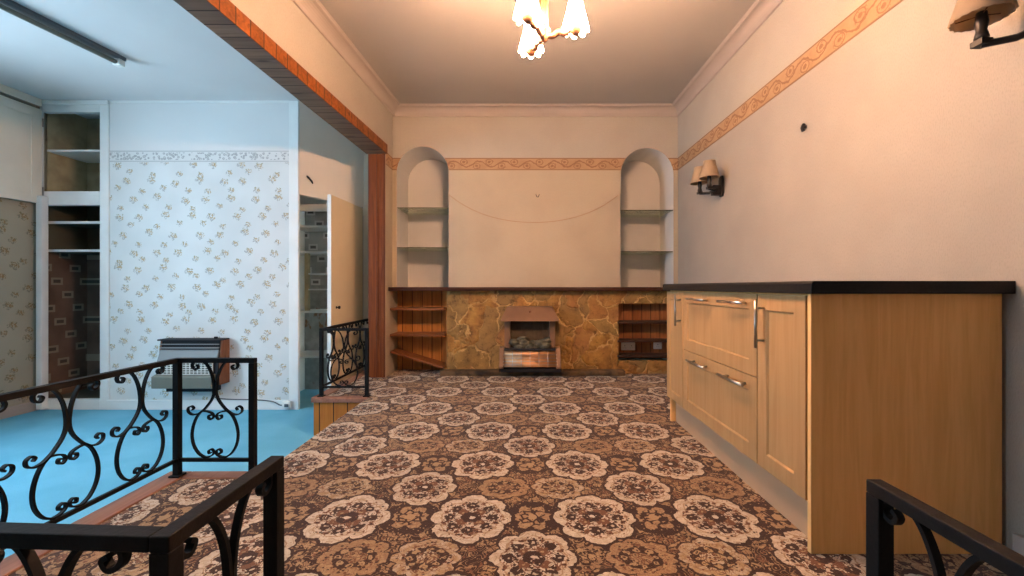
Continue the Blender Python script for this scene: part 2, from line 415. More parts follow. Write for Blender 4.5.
# ------------------------------------------------------------------ mesh helpers
class MB:
    def __init__(s): s.v = []; s.f = []; s.smooth = []
    def poly(s, pts, sm=False):
        b = len(s.v); s.v += [tuple(p) for p in pts]; s.f.append(tuple(range(b, b+len(pts)))); s.smooth.append(sm); return s
    def box(s, x0, x1, y0, y1, z0, z1):
        b = len(s.v)
        s.v += [(x0,y0,z0),(x1,y0,z0),(x1,y1,z0),(x0,y1,z0),(x0,y0,z1),(x1,y0,z1),(x1,y1,z1),(x0,y1,z1)]
        for q in ((0,3,2,1),(4,5,6,7),(0,1,5,4),(1,2,6,5),(2,3,7,6),(3,0,4,7)):
            s.f.append(tuple(b+i for i in q)); s.smooth.append(False)
        return s
    def prism(s, pts, d, sm=False):
        """closed polygon of 3-D points extruded by vector d"""
        n = len(pts); b = len(s.v); d = Vector(d)
        s.v += [tuple(p) for p in pts] + [tuple(Vector(p)+d) for p in pts]
        s.f.append(tuple(range(b+n-1, b-1, -1))); s.smooth.append(False)
        s.f.append(tuple(range(b+n, b+2*n))); s.smooth.append(False)
        for i in range(n):
            j = (i+1) % n; s.f.append((b+i, b+j, b+n+j, b+n+i)); s.smooth.append(sm)
        return s
    def rings(s, rings, cap=True, closed_ring=True, sm=True):
        b = len(s.v); k = len(rings[0])
        for r in rings: s.v += [tuple(p) for p in r]
        for i in range(len(rings)-1):
            for j in range(k if closed_ring else k-1):
                a = b+i*k+j; c = b+i*k+(j+1) % k
                s.f.append((a, c, c+k, a+k)); s.smooth.append(sm)
        if cap:
            s.f.append(tuple(b+j for j in range(k-1, -1, -1))); s.smooth.append(False)
            e = b+(len(rings)-1)*k; s.f.append(tuple(e+j for j in range(k))); s.smooth.append(False)
        return s
    def lathe(s, prof, c, seg=24, axis='Z', cap=True, k=1.):
        R = []; prof = [(a*k, b*k) for a, b in prof]
        for (r, h) in prof:
            ring = []
            for j in range(seg):
                a = 2*PI*j/seg
                p = (r*math.cos(a), r*math.sin(a), h)
                if axis == 'X': p = (p[2], p[0], p[1])
                if axis == 'Y': p = (p[0], p[2], p[1])
                ring.append((c[0]+p[0], c[1]+p[1], c[2]+p[2]))
            R.append(ring)
        return s.rings(R, cap)
    def tube(s, path, r, seg=8, cap=True):
        P = [Vector(p) for p in path]; R = []; up = Vector((0, 0, 1)); last = None
        for i, p in enumerate(P):
            t = (P[min(i+1, len(P)-1)]-P[max(i-1, 0)]).normalized()
            if last is None:
                n = t.cross(up)
                if n.length < .05: n = t.cross(Vector((1, 0, 0)))
            else: n = last-t*last.dot(t)
            n.normalize(); last = n; m = t.cross(n)
            rr = r[i] if isinstance(r, (list, tuple)) else r
            R.append([p+(n*math.cos(2*PI*j/seg)+m*math.sin(2*PI*j/seg))*rr for j in range(seg)])
        return s.rings(R, cap)
    def strip(s, pts, t, w, place):
        """flat bar swept along a path in a (u,z) plane; place(u, z, depth) -> world point"""
        n = len(pts); R = []
        for i in range(n):
            a = pts[max(i-1, 0)]; c = pts[min(i+1, n-1)]
            dx, dz = c[0]-a[0], c[1]-a[1]; L = math.hypot(dx, dz) or 1
            nx, nz = -dz/L*t/2, dx/L*t/2; p = pts[i]
            R.append([place(p[0]+nx, p[1]+nz, -w/2), place(p[0]+nx, p[1]+nz, w/2), place(p[0]-nx, p[1]-nz, w/2), place(p[0]-nx, p[1]-nz, -w/2)])
        return s.rings(R, True, True, False)
    def build(s, name, mat, parent=None, bevel=0., seg=2, autosmooth=False):
        off = Vector(parent_loc(parent)) if parent else Vector((0, 0, 0))
        me = bpy.data.meshes.new(name)
        me.from_pydata([tuple(Vector(p)-off) for p in s.v], [], s.f); me.update()
        me.polygons.foreach_set('use_smooth', s.smooth)
        me.materials.append(mat if not isinstance(mat, str) else MAT[mat])
        o = bpy.data.objects.new(name, me); COL.objects.link(o)
        import bmesh
        bm = bmesh.new(); bm.from_mesh(me); bmesh.ops.recalc_face_normals(bm, faces=bm.faces); bm.to_mesh(me); bm.free()
        if parent: o.parent = parent
        if bevel:
            m = o.modifiers.new('bevel', 'BEVEL'); m.width = bevel; m.segments = seg; m.limit_method = 'ANGLE'; m.angle_limit = .6
        return o
def parent_loc(o):
    v = Vector((0, 0, 0))
    while o: v += o.location; o = o.parent
    return v

def spline(P, k=6):
    out = []
    Q = [P[0]]+list(P)+[P[-1]]
    for i in range(1, len(Q)-2):
        a, b, c, d = Q[i-1], Q[i], Q[i+1], Q[i+2]
        for j in range(k):
            t = j/k
            out.append(tuple(.5*((2*b[m])+(-a[m]+c[m])*t+(2*a[m]-5*b[m]+4*c[m]-d[m])*t*t+(-a[m]+3*b[m]-3*c[m]+d[m])*t**3) for m in range(len(b))))
    out.append(tuple(P[-1])); return out

def thing(name, label, cat, loc=(0, 0, 0), group=None):
    o = bpy.data.objects.new(name, None); o.empty_display_size = .1; COL.objects.link(o); o.location = loc
    return tag(o, label, cat, group)
def tag(o, label, cat, group=None):
    o['label'] = label; o['category'] = cat
    if group: o['group'] = group
    return o
def struct(o): o['kind'] = 'structure'; return o
def lab(o, l): o['label'] = l; return o
def copy_tree(o, parent=None):
    c = o.copy(); COL.objects.link(c); c.parent = parent
    for ch in list(o.children): copy_tree(ch, c)
    return c

# ------------------------------------------------------------------ the setting
XR = 1.60; YB = 4.335; ZC = H+1.852; YREAR = -1.7
XL = -4.68; YBB = 4.065; ZBF = -.30; ZBC = H+1.80
beam_in = lambda y: -1.344-.0485*(4.105-y)
beam_out = lambda y: -1.514-.025*(4.105-y)
ZBM = H+1.30
YN = 4.77                              # back of the alcoves
NL = (-1.303, -.768); NR = (1.007, 1.553)

# patterned-carpet floor: one slab with the two railed platforms at its left side
m = MB()
pts = [(-1.60, YREAR), (XR, YREAR), (XR, YN), (-1.60, YN), (-1.60, 3.36), (-1.24, 3.36), (-1.24, 1.99), (-1.60, 1.99)]
m.prism([(x, y, -.045) for x, y in pts], (0, 0, .045)); struct(m.build('floor', 'carpet'))
m = MB()
m.box(-1.575, XR, YREAR, 1.93, -.30, -.046); m.box(-1.235, XR, 1.93, 3.42, -.30, -.046); m.box(-1.575, XR, 3.42, YN, -.30, -.046)
struct(m.build('floor_base', 'dark'))
m = MB(); m.prism([(XL, YREAR, ZBF-.05), (-1.24, YREAR, ZBF-.05), (-1.24, 5.0, ZBF-.05), (XL, 5.0, ZBF-.05)], (0, 0, .05)); struct(m.build('floor_lower', 'blue_carpet'))
# low step in the gap between the railings
m = MB(); m.box(-1.44, -1.24, 2.02, 3.33, ZBF, -.15); struct(m.build('trim_1', 'blue_carpet', bevel=.01))
# timber nosings round the platform edges
m = MB(); m.box(-1.685, -1.58, YREAR, 2.01, -.035, .006); m.box(-1.58, -1.235, 1.935, 2.01, -.035, .006); struct(m.build('trim_2', 'nosing', bevel=.006))
m = MB(); m.box(-1.685, -1.59, 3.335, 4.74, -.035, .006); m.box(-1.59, -1.235, 3.335, 3.395, -.035, .006); struct(m.build('trim_3', 'nosing', bevel=.006))
# pine cladding of the risers
m = MB(); m.box(-1.67, -1.238, 3.35, 3.37, ZBF, -.036); m.box(-1.67, -1.65, 3.37, 4.74, ZBF, -.036); struct(m.build('trim_4', 'clad_pine'))
m = MB(); m.box(-1.67, -1.238, 1.96, 1.98, ZBF, -.036); m.box(-1.67, -1.65, YREAR, 1.96, ZBF, -.036); struct(m.build('trim_5', 'clad_pine'))

# ceilings
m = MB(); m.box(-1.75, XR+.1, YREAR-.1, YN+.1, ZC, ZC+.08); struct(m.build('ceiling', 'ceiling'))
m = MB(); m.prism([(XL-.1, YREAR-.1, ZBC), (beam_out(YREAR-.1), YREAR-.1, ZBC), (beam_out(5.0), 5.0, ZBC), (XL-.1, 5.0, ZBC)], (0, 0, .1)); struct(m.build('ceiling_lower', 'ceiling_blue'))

# right wall: pink paper below the border, cream above
m = MB(); m.box(XR, XR+.1, YREAR, YN+.1, -.05, ZB0+.05); struct(m.build('wall_right', 'side_paper'))
m = MB(); m.box(XR, XR+.1, YREAR, YN+.1, ZB0+.05, ZC); struct(m.build('wall_right_upper', 'cream_paper'))
m = MB(); m.box(XR-.003, XR-.0002, YREAR, YB, ZB0, ZB1); struct(m.build('trim_6', 'border_y'))
m = MB(); m.box(XR-.018, XR-.0005, YREAR, 1.36, 0, .09); struct(m.build('baseboard_right', 'cornice', bevel=.004))

# back wall with two arched alcoves
def arch_pts(x0, x1, zap, n=20):
    R = (x1-x0)/2; cx = (x0+x1)/2; zs = zap-R
    return [(cx-R*math.cos(PI*i/n), zs+R*math.sin(PI*i/n)) for i in range(n+1)], zs
def wall_piece(m, z_lo, z_hi):
    pass
ZM = .868                     # underside of the alcoves = mantel
def back_column(x0, x1, nx0, nx1, zap, zlo, zhi, m):
    """wall face from x0..x1 with an arched hole nx0..nx1, clipped to zlo..zhi"""
    A, zs = arch_pts(nx0, nx1, zap)
    cl = lambda z: min(max(z, zlo), zhi)
    if zhi > zlo:
        m.poly([(x0, YB, zlo), (nx0, YB, zlo), (nx0, YB, zhi), (x0, YB, zhi)])
        m.poly([(nx1, YB, zlo), (x1, YB, zlo), (x1, YB, zhi), (nx1, YB, zhi)])
        for (xa, za), (xb, zb) in zip(A, A[1:]):
            if cl(za) < zhi or cl(zb) < zhi:
                m.poly([(xa, YB, cl(za)), (xb, YB, cl(zb)), (xb, YB, zhi), (xa, YB, zhi)])
ZAPL, ZAPR = H+1.45, H+1.435
XBL = -1.348
zsplit = ZB0+.06
for nm, mt, a, b in (('wall_back', 'pink_paper', ZM, zsplit), ('wall_back_upper', 'cream_paper', zsplit, ZC)):
    m = MB()
    back_column(XBL-.05, -.70, NL[0], NL[1], ZAPL, a, b, m)
    back_column(.95, XR, NR[0], NR[1], ZAPR, a, b, m)
    m.poly([(-.70, YB, 0 if a == ZM else a), (.95, YB, 0 if a == ZM else a), (.95, YB, b), (-.70, YB, b)])
    struct(m.build(nm, mt))
# alcove linings
m = MB()
for (n0, n1, zap) in ((NL[0], NL[1], ZAPL), (NR[0], NR[1], ZAPR)):
    A, zs = arch_pts(n0, n1, zap, 24)
    prof = [(n0, ZM)]+A+[(n1, ZM)]
    for (xa, za), (xb, zb) in zip(prof, prof[1:]):
        m.poly([(xa, YB, za), (xa, YN, za), (xb, YN, zb), (xb, YB, zb)], True)
    m.poly([(n0-.02, YN, ZM), (n1+.02, YN, ZM), (n1+.02, YN, zap+.02), (n0-.02, YN, zap+.02)])
struct(m.build('wall_alcove', 'niche_paint'))
# tan border on the back wall, cut where the alcoves are
def arch_x(n0, n1, zap, z, side):
    R = (n1-n0)/2; cx = (n0+n1)/2; dz = z-(zap-R)
    if dz <= 0: return n0 if side < 0 else n1
    return cx+side*math.sqrt(max(R*R-dz*dz, 0))
m = MB(); yb = YB-.002
K = 8
for i in range(K):
    z0 = ZB0+(ZB1-ZB0)*i/K; z1 = ZB0+(ZB1-ZB0)*(i+1)/K
    l = lambda z, s: arch_x(NL[0], NL[1], ZAPL, z, s)
    r = lambda z, s: arch_x(NR[0], NR[1], ZAPR, z, s)
    m.poly([(XBL, yb, z0), (l(z0, -1), yb, z0), (l(z1, -1), yb, z1), (XBL, yb, z1)])
    m.poly([(l(z0, 1), yb, z0), (r(z0, -1), yb, z0), (r(z1, -1), yb, z1), (l(z1, 1), yb, z1)])
    m.poly([(r(z0, 1), yb, z0), (XR, yb, z0), (XR, yb, z1), (r(z1, 1), yb, z1)])
struct(m.build('trim_7', 'border_x'))
# left return between jamb and back wall, lower alcove sides
m = MB(); m.box(-1.51, XBL, 4.125, YN, 0, zsplit); struct(m.build('wall_left', 'pink_paper'))
m = MB(); m.box(-1.51, XBL, 4.125, YN, zsplit, ZC); struct(m.build('wall_left_return', 'cream_paper'))
m = MB(); m.box(XBL, XBL+.002, 4.125, YB, ZB0, ZB1); struct(m.build('trim_8', 'border_y'))
m = MB(); m.box(-1.6, XR, YN+.01, YN+.08, -.05, ZC); struct(m.build('wall_outer', 'niche_paint'))
# wall over the opening
m = MB()
yy = [YREAR, 4.125]
m.prism([(beam_out(yy[0]), yy[0], ZBM+.02), (beam_in(yy[0]), yy[0], ZBM+.02), (beam_in(yy[1]), yy[1], ZBM+.02), (beam_out(yy[1]), yy[1], ZBM+.02)], (0, 0, ZC-ZBM-.02))
struct(m.build('wall_left_upper', 'cream_paper'))
# pine casing of the opening: soffit, fascia, jamb
e = .016
m = MB(); m.prism([(beam_out(yy[0])-e, yy[0], ZBM), (beam_in(yy[0])+e, yy[0], ZBM), (beam_in(4.105)+e, 4.105, ZBM), (beam_out(4.105)-e, 4.105, ZBM)], (0, 0, .0199)); struct(m.build('trim_9', 'beam_soffit'))
m = MB(); m.prism([(beam_in(yy[0]), yy[0], ZBM+.0201), (beam_in(yy[0])+e, yy[0], ZBM+.0201), (beam_in(4.105)+e, 4.105, ZBM+.0201), (beam_in(4.105), 4.105, ZBM+.0201)], (0, 0, .07)); 
m.prism([(beam_in(yy[0])+e, yy[0], ZBM-.001), (beam_in(yy[0])+e+.004, yy[0], ZBM-.001), (beam_in(4.105)+e+.004, 4.105, ZBM-.001), (beam_in(4.105)+e, 4.105, ZBM-.001)], (0, 0, .0911))
struct(m.build('trim_10', 'beam_pine'))
m = MB(); m.box(-1.515, -1.352, 4.105, 4.125, 0, ZBM); m.box(-1.375, -1.345, 4.098, 4.1049, 0, ZBM+.09); m.box(-1.43, -1.415, 4.099, 4.1049, 0, ZBM); struct(m.build('trim_11', 'jamb_pine', bevel=.003))

# plaster cornice round the main room
def cove(p, q, nx, ny, m, n=6):
    prof = [(0, -.095), (.012, -.092), (.014, -.08)]+[(.014+.062*(1-math.cos(PI/2*i/n)), -.08+.062*math.sin(PI/2*i/n)) for i in range(1, n+1)]+[(.082, -.016), (.086, -.008), (.095, 0), (0, 0)]
    R = []
    for (x, y), ex in ((p, 1), (q, -1)):
        t = Vector((q[0]-p[0], q[1]-p[1])).normalized()
        R.append([(x+nx*d+t.x*d*MIT[0 if ex == 1 else 1], y+ny*d+t.y*d*MIT[0 if ex == 1 else 1], ZC+h) for d, h in prof])
    m.rings(R, True, True, False)
m = MB()
MIT = (0, -1); cove((beam_in(YREAR), YREAR), (beam_in(4.33), YB), 1, 0, m)
MIT = (1, -1); cove((XBL, YB), (XR, YB), 0, -1, m)
MIT = (1, 0); cove((XR, YB), (XR, YREAR), -1, 0, m)
struct(m.build('trim_12', 'cornice'))
# rear wall behind the viewer
m = MB(); m.box(XL-.1, XR+.1, YREAR-.1, YREAR, ZBF-.05, ZC); struct(m.build('wall_rear', 'cream_paper'))

# ---- lower room ------------------------------------------------------
XCP = -4.30                                       # right jamb outer edge of the built-in cupboard: see below
CUP0, CUP1 = -4.665, -4.02                        # cupboard outer left / right
m = MB(); m.box(CUP1, -2.262, YBB, YBB+.1, ZBF, ZC0+.05); struct(m.build('wall_far', 'sprig_x'))
m = MB(); m.box(CUP1, -2.262, YBB, YBB+.1, ZC0+.05, ZBC); struct(m.build('wall_far_upper', 'upper_blue'))
m = MB(); m.box(CUP1, -2.262, YBB-.002, YBB-.0002, ZC0, ZC1); struct(m.build('trim_13', 'border_grey'))
m = MB(); m.box(-2.262, -2.168, YBB-.012, YBB+.02, ZBF, ZBC); struct(m.build('trim_14', 'white_paint', bevel=.004))
m = MB(); m.box(CUP1, -2.263, YBB-.018, YBB-.0005, ZBF, ZBF+.095); struct(m.build('baseboard_far', 'white_paint', bevel=.005))
m = MB(); m.box(CUP1, -2.262, YBB-.012, YBB-.0005, ZBC-.02, ZBC-.0005); struct(m.build('trim_15', 'white_paint'))
# left wall of the lower room with a window beyond the frame, daylight comes in there
WY0, WY1, WZ0, WZ1 = 1.0, 2.45, .62, 2.32
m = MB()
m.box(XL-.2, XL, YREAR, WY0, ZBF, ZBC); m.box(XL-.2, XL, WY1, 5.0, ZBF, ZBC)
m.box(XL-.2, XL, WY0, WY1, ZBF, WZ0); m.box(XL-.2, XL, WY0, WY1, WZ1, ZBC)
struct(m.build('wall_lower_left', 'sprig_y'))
m = MB()
for a, b, c, d in ((WY0, WY0+.06, WZ0, WZ1), (WY1-.06, WY1, WZ0, WZ1), (WY0+.06, WY1-.06, WZ0, WZ0+.06), (WY0+.06, WY1-.06, WZ1-.06, WZ1), ((WY0+WY1)/2-.025, (WY0+WY1)/2+.025, WZ0+.06, WZ1-.06)):
    m.box(XL-.13, XL-.07, a, b, c, d)
struct(m.build('window_1', 'white_paint', bevel=.004))
m = MB(); m.box(XL, XL+.018, 2.5, YBB-.01, ZBF, ZBF+.095); struct(m.build('baseboard_lower_left', 'cornice', bevel=.005))
# recess to the right of the white post: far wall and right side
m = MB(); m.box(-4.7, -1.51, 4.90, 4.98, ZBF, ZBC); struct(m.build('wall_recess', 'peeling'))
m = MB(); m.box(-1.81, -1.511, 4.745, 4.80, ZBF, ZBC); struct(m.build('wall_recess_side', 'grey_paint'))

# diagonal bulkhead over the corner cupboard
ZD = H+.90
A = Vector((-2.168, 4.075)); B = Vector((-1.80, 4.744)); dv = (B-A).normalized(); nv = Vector((dv.y, -dv.x))
m = MB(); th = .05
m.prism([(A.x, A.y, ZD), (B.x, B.y, ZD), (B.x-nv.x*th, B.y-nv.y*th, ZD), (A.x-nv.x*th, A.y-nv.y*th, ZD)], (0, 0, ZBC-ZD))
struct(m.build('wall_bulkhead', 'bulkhead'))

# ------------------------------------------------------------------ corner cupboard with its door ajar
t = thing('corner_cupboard', 'shelved corner cupboard with a tall pink door standing ajar, beside the pine-cased opening', 'cupboard', (-2.0, 4.5, ZBF))
m = MB(); m.box(-2.55, -1.83, 4.872, 4.898, H+.02, ZD); m.build('upper_back_panel', 'card_white', t)
m = MB(); m.box(-2.55, -1.83, 4.872, 4.898, ZBF, H+.02); m.build('lower_back_panel', 'peeling', t)
m = MB(); m.box(-2.55, -2.53, 4.17, 4.87, ZBF, ZD); m.build('side_panel', 'grey_paint', t)
m = MB(); m.box(-2.50, -1.965, 4.44, 4.46, H+.80, H+.875); m.build('header_rail', 'white_paint', t, bevel=.003)
m = MB(); m.box(-2.50, -1.965, 4.46, 4.475, H+.875, H+1.03); m.build('header_board', 'white_paint', t)
ys = 4.48
for hh, x1, d in ((.66, -1.945, 4.87), (.385, -1.945, 4.87), (-.255, -1.945, 4.87), (-.735, -1.945, 4.87)):
    m = MB(); m.box(-2.52, x1, ys, d, H+hh-.022, H+hh); m.build('shelf', 'white_paint', t, bevel=.003)
for hh in (.15, -.02):
    m = MB(); m.box(-2.31, -1.945, ys+.04, 4.87, H+hh-.015, H+hh); m.build('half_shelf', 'white_paint', t, bevel=.002)
m = MB(); m.box(-2.345, -2.31, ys+.03, ys+.08, H-.255, H+.363); lab(m.build('divider_post', 'olive_in', t), 'brown upright between the half shelves')
# door leaf hinged at the far right, ajar
Hn = Vector((-1.815, 4.715)); E = Vector((-1.853, 4.02)); dd = (E-Hn).normalized(); dn = Vector((dd.y, -dd.x))
def leafbox(m, a0, a1, b0, b1, z0, z1):
    P = [Hn+dd*a+dn*b for a, b in ((a0, b0), (a1, b0), (a1, b1), (a0, b1))]
    m.prism([(p.x, p.y, z0) for p in P], (0, 0, z1-z0))
L = (E-Hn).length
m = MB(); leafbox(m, 0, L-.004, -.017, .017, ZBF+.012, ZD-.015); door = m.build('door', 'door_pink', t, bevel=.003)
m = MB(); leafbox(m, L-.004, L+.004, -.018, .018, ZBF+.012, ZD-.015); lab(m.build('edge_strip', 'white_paint', door), 'white painted leading edge')
m = MB(); leafbox(m, -.02, 0, -.012, .012, ZBF+.10, ZD-.10)
lab(m.build('hinge_strip', 'steel', door), 'long steel hinge strip')
kp = Hn+dd*(L-.10)-dn*.017
for sgn in (-1, 1):
    km = MB()
    kp = Hn+dd*(L-.10)+dn*(sgn*.017)
    prof = [(.012, 0), (.012, .004), (.006, .006), (.006, .02), (.015, .024), (.017, .032), (.012, .038), (.001, .039)]
    base = len(km.v); km.lathe(prof, (0, 0, 0), 14)
    ax = Vector((dn.x*sgn, dn.y*sgn, 0)); q = ax.to_track_quat('Z', 'Y')
    for i in range(base, len(km.v)):
        km.v[i] = tuple(q @ Vector(km.v[i])+Vector((kp.x, kp.y, H-.20)))
    km.build('door_knob', 'black_metal', door)

hk = MB()
hc = A+dv*.085+nv*.001
def hp(a, b, z): p = hc+dv*a+nv*b; return (p.x, p.y, z)
zz = H+1.06
hk.tube([hp(-.015, .006, zz+.035), hp(.0, .012, zz+.02), hp(.03, .02, zz-.012), hp(.045, .012, zz-.03)], [.005, .009, .009, .006], 8)
hk.tube([hp(0, .0, zz+.02), hp(0, .012, zz+.02)], .006, 8)
tag(hk.build('coat_hook', 'black_metal'), 'small dark metal hook high on the pink panel over the ajar cupboard door', 'hook')

# ------------------------------------------------------------------ built-in cupboard in the far left corner
t = thing('built_in_cupboard', 'pale built-in cupboard in the corner, upper door swung open, dark shelves below', 'cupboard', (-4.35, YBB, ZBF))
yf = YBB-.012; yk = YBB+.02
s0 = 420/YBB
xo0, xo1 = -4.640, -4.085                       # opening
zT1, zT0 = H+1.69, H+.925                        # upper opening
zL1, zL0 = H+.79, -.20
m = MB()
m.box(CUP0, xo0, yf, yf+.02, ZBF, ZBC-.001); m.box(xo1, CUP1+.02, yf, yk+.02, ZBF, ZBC-.001)
m.box(xo0, xo1, yf, yk+.02, zT1, ZBC-.001); m.box(xo0, xo1, yf, yk+.02, zL1, zT0); m.box(xo0, xo1, yf, yk+.02, ZBF, zL0)
m.build('frame', 'white_paint', t, bevel=.004)
m = MB(); m.box(CUP0, CUP1+.03, yf-.02, yf-.001, ZBC-.045, ZBC-.002); m.build('crown_moulding', 'white_paint', t, bevel=.006)
yd = 4.49
m = MB(); m.box(CUP0, CUP1, yd, yd+.02, zT0-.02, ZBC); m.box(CUP0-.0, xo0-.02, yk+.03, yd, zT0, ZBC); m.box(xo1+.02, CUP1, yk+.03, yd, zT0, ZBC)
m.build('upper_lining', 'olive_in', t)
m = MB(); m.box(CUP0, CUP1, yd, yd+.02, ZBF, zT0-.025); m.box(CUP0, xo0-.02, yk+.03, yd, ZBF, zT0-.025); m.box(xo1+.02, CUP1, yk+.03, yd, ZBF, zT0-.025)
lab(m.build('lower_lining', 'card_side', t), 'old brown wallpaper lining')
m = MB(); m.box(CUP0+.021, CUP1-.021, yk+.025, yd-.001, zT0-.015, zT0-.001); m.build('divider_board', 'olive_in', t)
def cshelf(z, y0, th=.02, mt='white_paint'):
    m = MB(); m.box(xo0-.018, xo1+.018, y0, yd-.002, z-th, z); m.build('shelf', mt, t, bevel=.003)
cshelf(H+1.345, yk+.022); 
m = MB(); m.box(xo0-.015, xo1+.015, YBB+.05, YBB+.07, H+.62, H+.645)
m.build('shelf_edge', 'white_paint', t); 
cshelf(H+.645, YBB+.072, .02, 'dark_in')
m = MB(); m.box(xo0-.015, xo1+.015, YBB+.05, YBB+.07, H+.345, H+.368); m.build('shelf_edge', 'white_paint', t)
cshelf(H+.368, YBB+.072, .02, 'dark_in')
m = MB(); m.box(xo0-.015, xo1+.015, yk+.025, yd-.002, zL0-.04, zL0); m.build('base_board', 'dark_in', t)
# upper back brace seen under the shelf
m = MB(); m.box(xo1-.13, xo1-.11, yd-.02, yd-.001, zT0, H+1.32); m.box(xo0, xo1-.13, yd-.015, yd-.001, H+1.22, H+1.26); m.build('batten', 'olive_in', t)
# upper door open at a right angle along the left wall
xd0, xd1 = -4.646, -4.621; yd0, yd1 = YBB-.03-.60, YBB-.03; zd0, zd1 = H+.80, H+1.70
m = MB(); m.box(xd0, xd1-.008, yd0, yd1, zd0, zd1)
fw = .085
for a, b, c, d in ((yd0, yd0+fw, zd0, zd1), (yd1-fw, yd1, zd0, zd1), (yd0+fw, yd1-fw, zd1-fw, zd1), (yd0+fw, yd1-fw, zd0, zd0+fw)):
    m.box(xd1-.008, xd1, a, b, c, d)
ud = m.build('upper_door', 'grey_paint', t, bevel=.002)
for zz in (zd0+.12, zd1-.12):
    m = MB(); m.lathe([(.006, -.04), (.006, .04)], (xd1+.002, yd1+.006, zz), 8); m.build('hinge', 'steel', ud)
# lower door, folded back on itself against the left wall: its edge faces us
m = MB(); m.box(-4.63, -4.575, YBB-.075, YBB-.014, ZBF+.02, H+.87); lab(m.build('lower_door_post', 'white_paint', t, bevel=.005), 'white hinge post of the missing lower door')

# frieze strip above the open door on the left wall
m = MB(); m.box(XL, XL+.06, 2.6, YBB-.034, H+1.73, ZBC-.001); struct(m.build('trim_16', 'grey_paint'))

# ------------------------------------------------------------------ ceiling strip light
t = thing('strip_light', 'long grey unlit strip light fixed to the pale ceiling of the lower room', 'ceiling light', (-3.18, 2.7, ZBC))
def sx(y): return -3.14-.14*(3.36-y)
y0, y1 = 1.6, 3.30
m = MB(); m.prism([(sx(y0)-.035, y0, ZBC-.03), (sx(y0)+.035, y0, ZBC-.03), (sx(y1)+.035, y1, ZBC-.03), (sx(y1)-.035, y1, ZBC-.03)], (0, 0, .03)); m.build('channel', 'tube_grey', t, bevel=.004)
m = MB(); m.tube([(sx(y0+.05), y0+.05, ZBC-.055), (sx(y1-.03), y1-.03, ZBC-.055)], .017, 10); lab(m.build('tube', 'heater_grey', t), 'unlit fluorescent tube')
for yy_ in (y0+.03, y1-.03):
    m = MB(); m.box(sx(yy_)-.03, sx(yy_)+.03, yy_-.02, yy_+.03, ZBC-.078, ZBC-.028); lab(m.build('end_cap', 'white_plastic', t, bevel=.006), 'pale end cap')

# ------------------------------------------------------------------ wall heater
hx0, hx1 = -3.425, -2.838; hy0 = 3.915; hz1 = H-.505; hz0 = H-.95
t = thing('wall_heater', 'old gas wall heater with grey front, mesh grille and wooden sides on the floral wall', 'heater', ((hx0+hx1)/2, YBB, hz0))
m = MB(); m.prism([(hx0+.02, YBB-.0005, hz0+.03), (hx0+.02, hy0+.02, hz0+.03), (hx0+.02, hy0+.02, hz0+.22), (hx0+.02, hy0+.05, hz1-.005), (hx0+.02, YBB-.0005, hz1-.005)], (hx1-hx0-.04, 0, 0)); m.build('case', 'heater_black', t)
for xa in (hx0+.006, hx1-.012):
    m = MB(); m.prism([(xa, YBB-.0005, hz0+.03), (xa, hy0+.02, hz0+.03), (xa, hy0+.02, hz0+.24), (xa, hy0+.045, hz1), (xa, YBB-.0005, hz1)], (.012, 0, 0)); lab(m.build('side_panel', 'teak', t, bevel=.003), 'brown wood-effect side panel')
m = MB(); m.box(hx0, hx1, hy0+.015, YBB-.0005, hz1, hz1+.014); m.build('top_panel', 'heater_black', t, bevel=.003)
m = MB()
for zc_, hh_ in ((.030, .006), (.062, .010)):
    z = hz1-zc_; m.box(hx0+.02, hx1-.02, hy0+.020, hy0+.04, z-hh_, z)
m.box(hx0+.02, hx1-.02, hy0+.024, hy0+.04, hz1-.094, hz1-.085)
lab(m.build('top_grille', 'heater_pale', t), 'pale bars of the dark air outlet')
m = MB(); m.prism([(hx0+.018, hy0+.025, hz1-.095), (hx0+.018, hy0-.01, hz1-.19), (hx0+.018, hy0+.005, hz1-.194), (hx0+.018, hy0+.045, hz1-.095)], (hx1-hx0-.036, 0, 0)); lab(m.build('sloping_panel', 'heater_pale', t, bevel=.002), 'pale sloping panel')
m = MB(); m.box(hx0+.02, hx1-.06, hy0+.012, hy0+.018, hz1-.325, hz1-.195); m.build('grille_backing', 'heater_grey', t)
m = MB()
for i in range(6):
    z = hz1-.20-.021*i; m.box(hx0+.02, hx1-.06, hy0-.004, hy0+.003, z-.006, z)
for i in range(15):
    x = hx0+.03+i*.0355; m.box(x-.0025, x+.0025, hy0+.003, hy0+.008, hz1-.325, hz1-.195)
lab(m.build('mesh_grille', 'white_plastic', t), 'white wire mesh grille')
m = MB(); m.prism([(hx0-.012, hy0+.03, hz1-.305), (hx0-.012, hy0-.035, hz1-.325), (hx0-.012, hy0-.035, hz1-.435), (hx0-.012, hy0+.03, hz1-.445)], (hx1-hx0-.03, 0, 0)); lab(m.build('lower_panel', 'heater_grey', t, bevel=.005), 'grey front tray')
m = MB(); m.box(hx0+.07, hx1-.06, hy0+.03, YBB-.03, hz0-.035, hz0+.028); m.build('gas_valve_box', 'heater_black', t, bevel=.005)
m = MB(); m.lathe([(.018, 0), (.016, .018), (.001, .019)], (hx1-.09, hy0+.09, hz1+.014), 14); m.build('control_knob', 'heater_black', t)

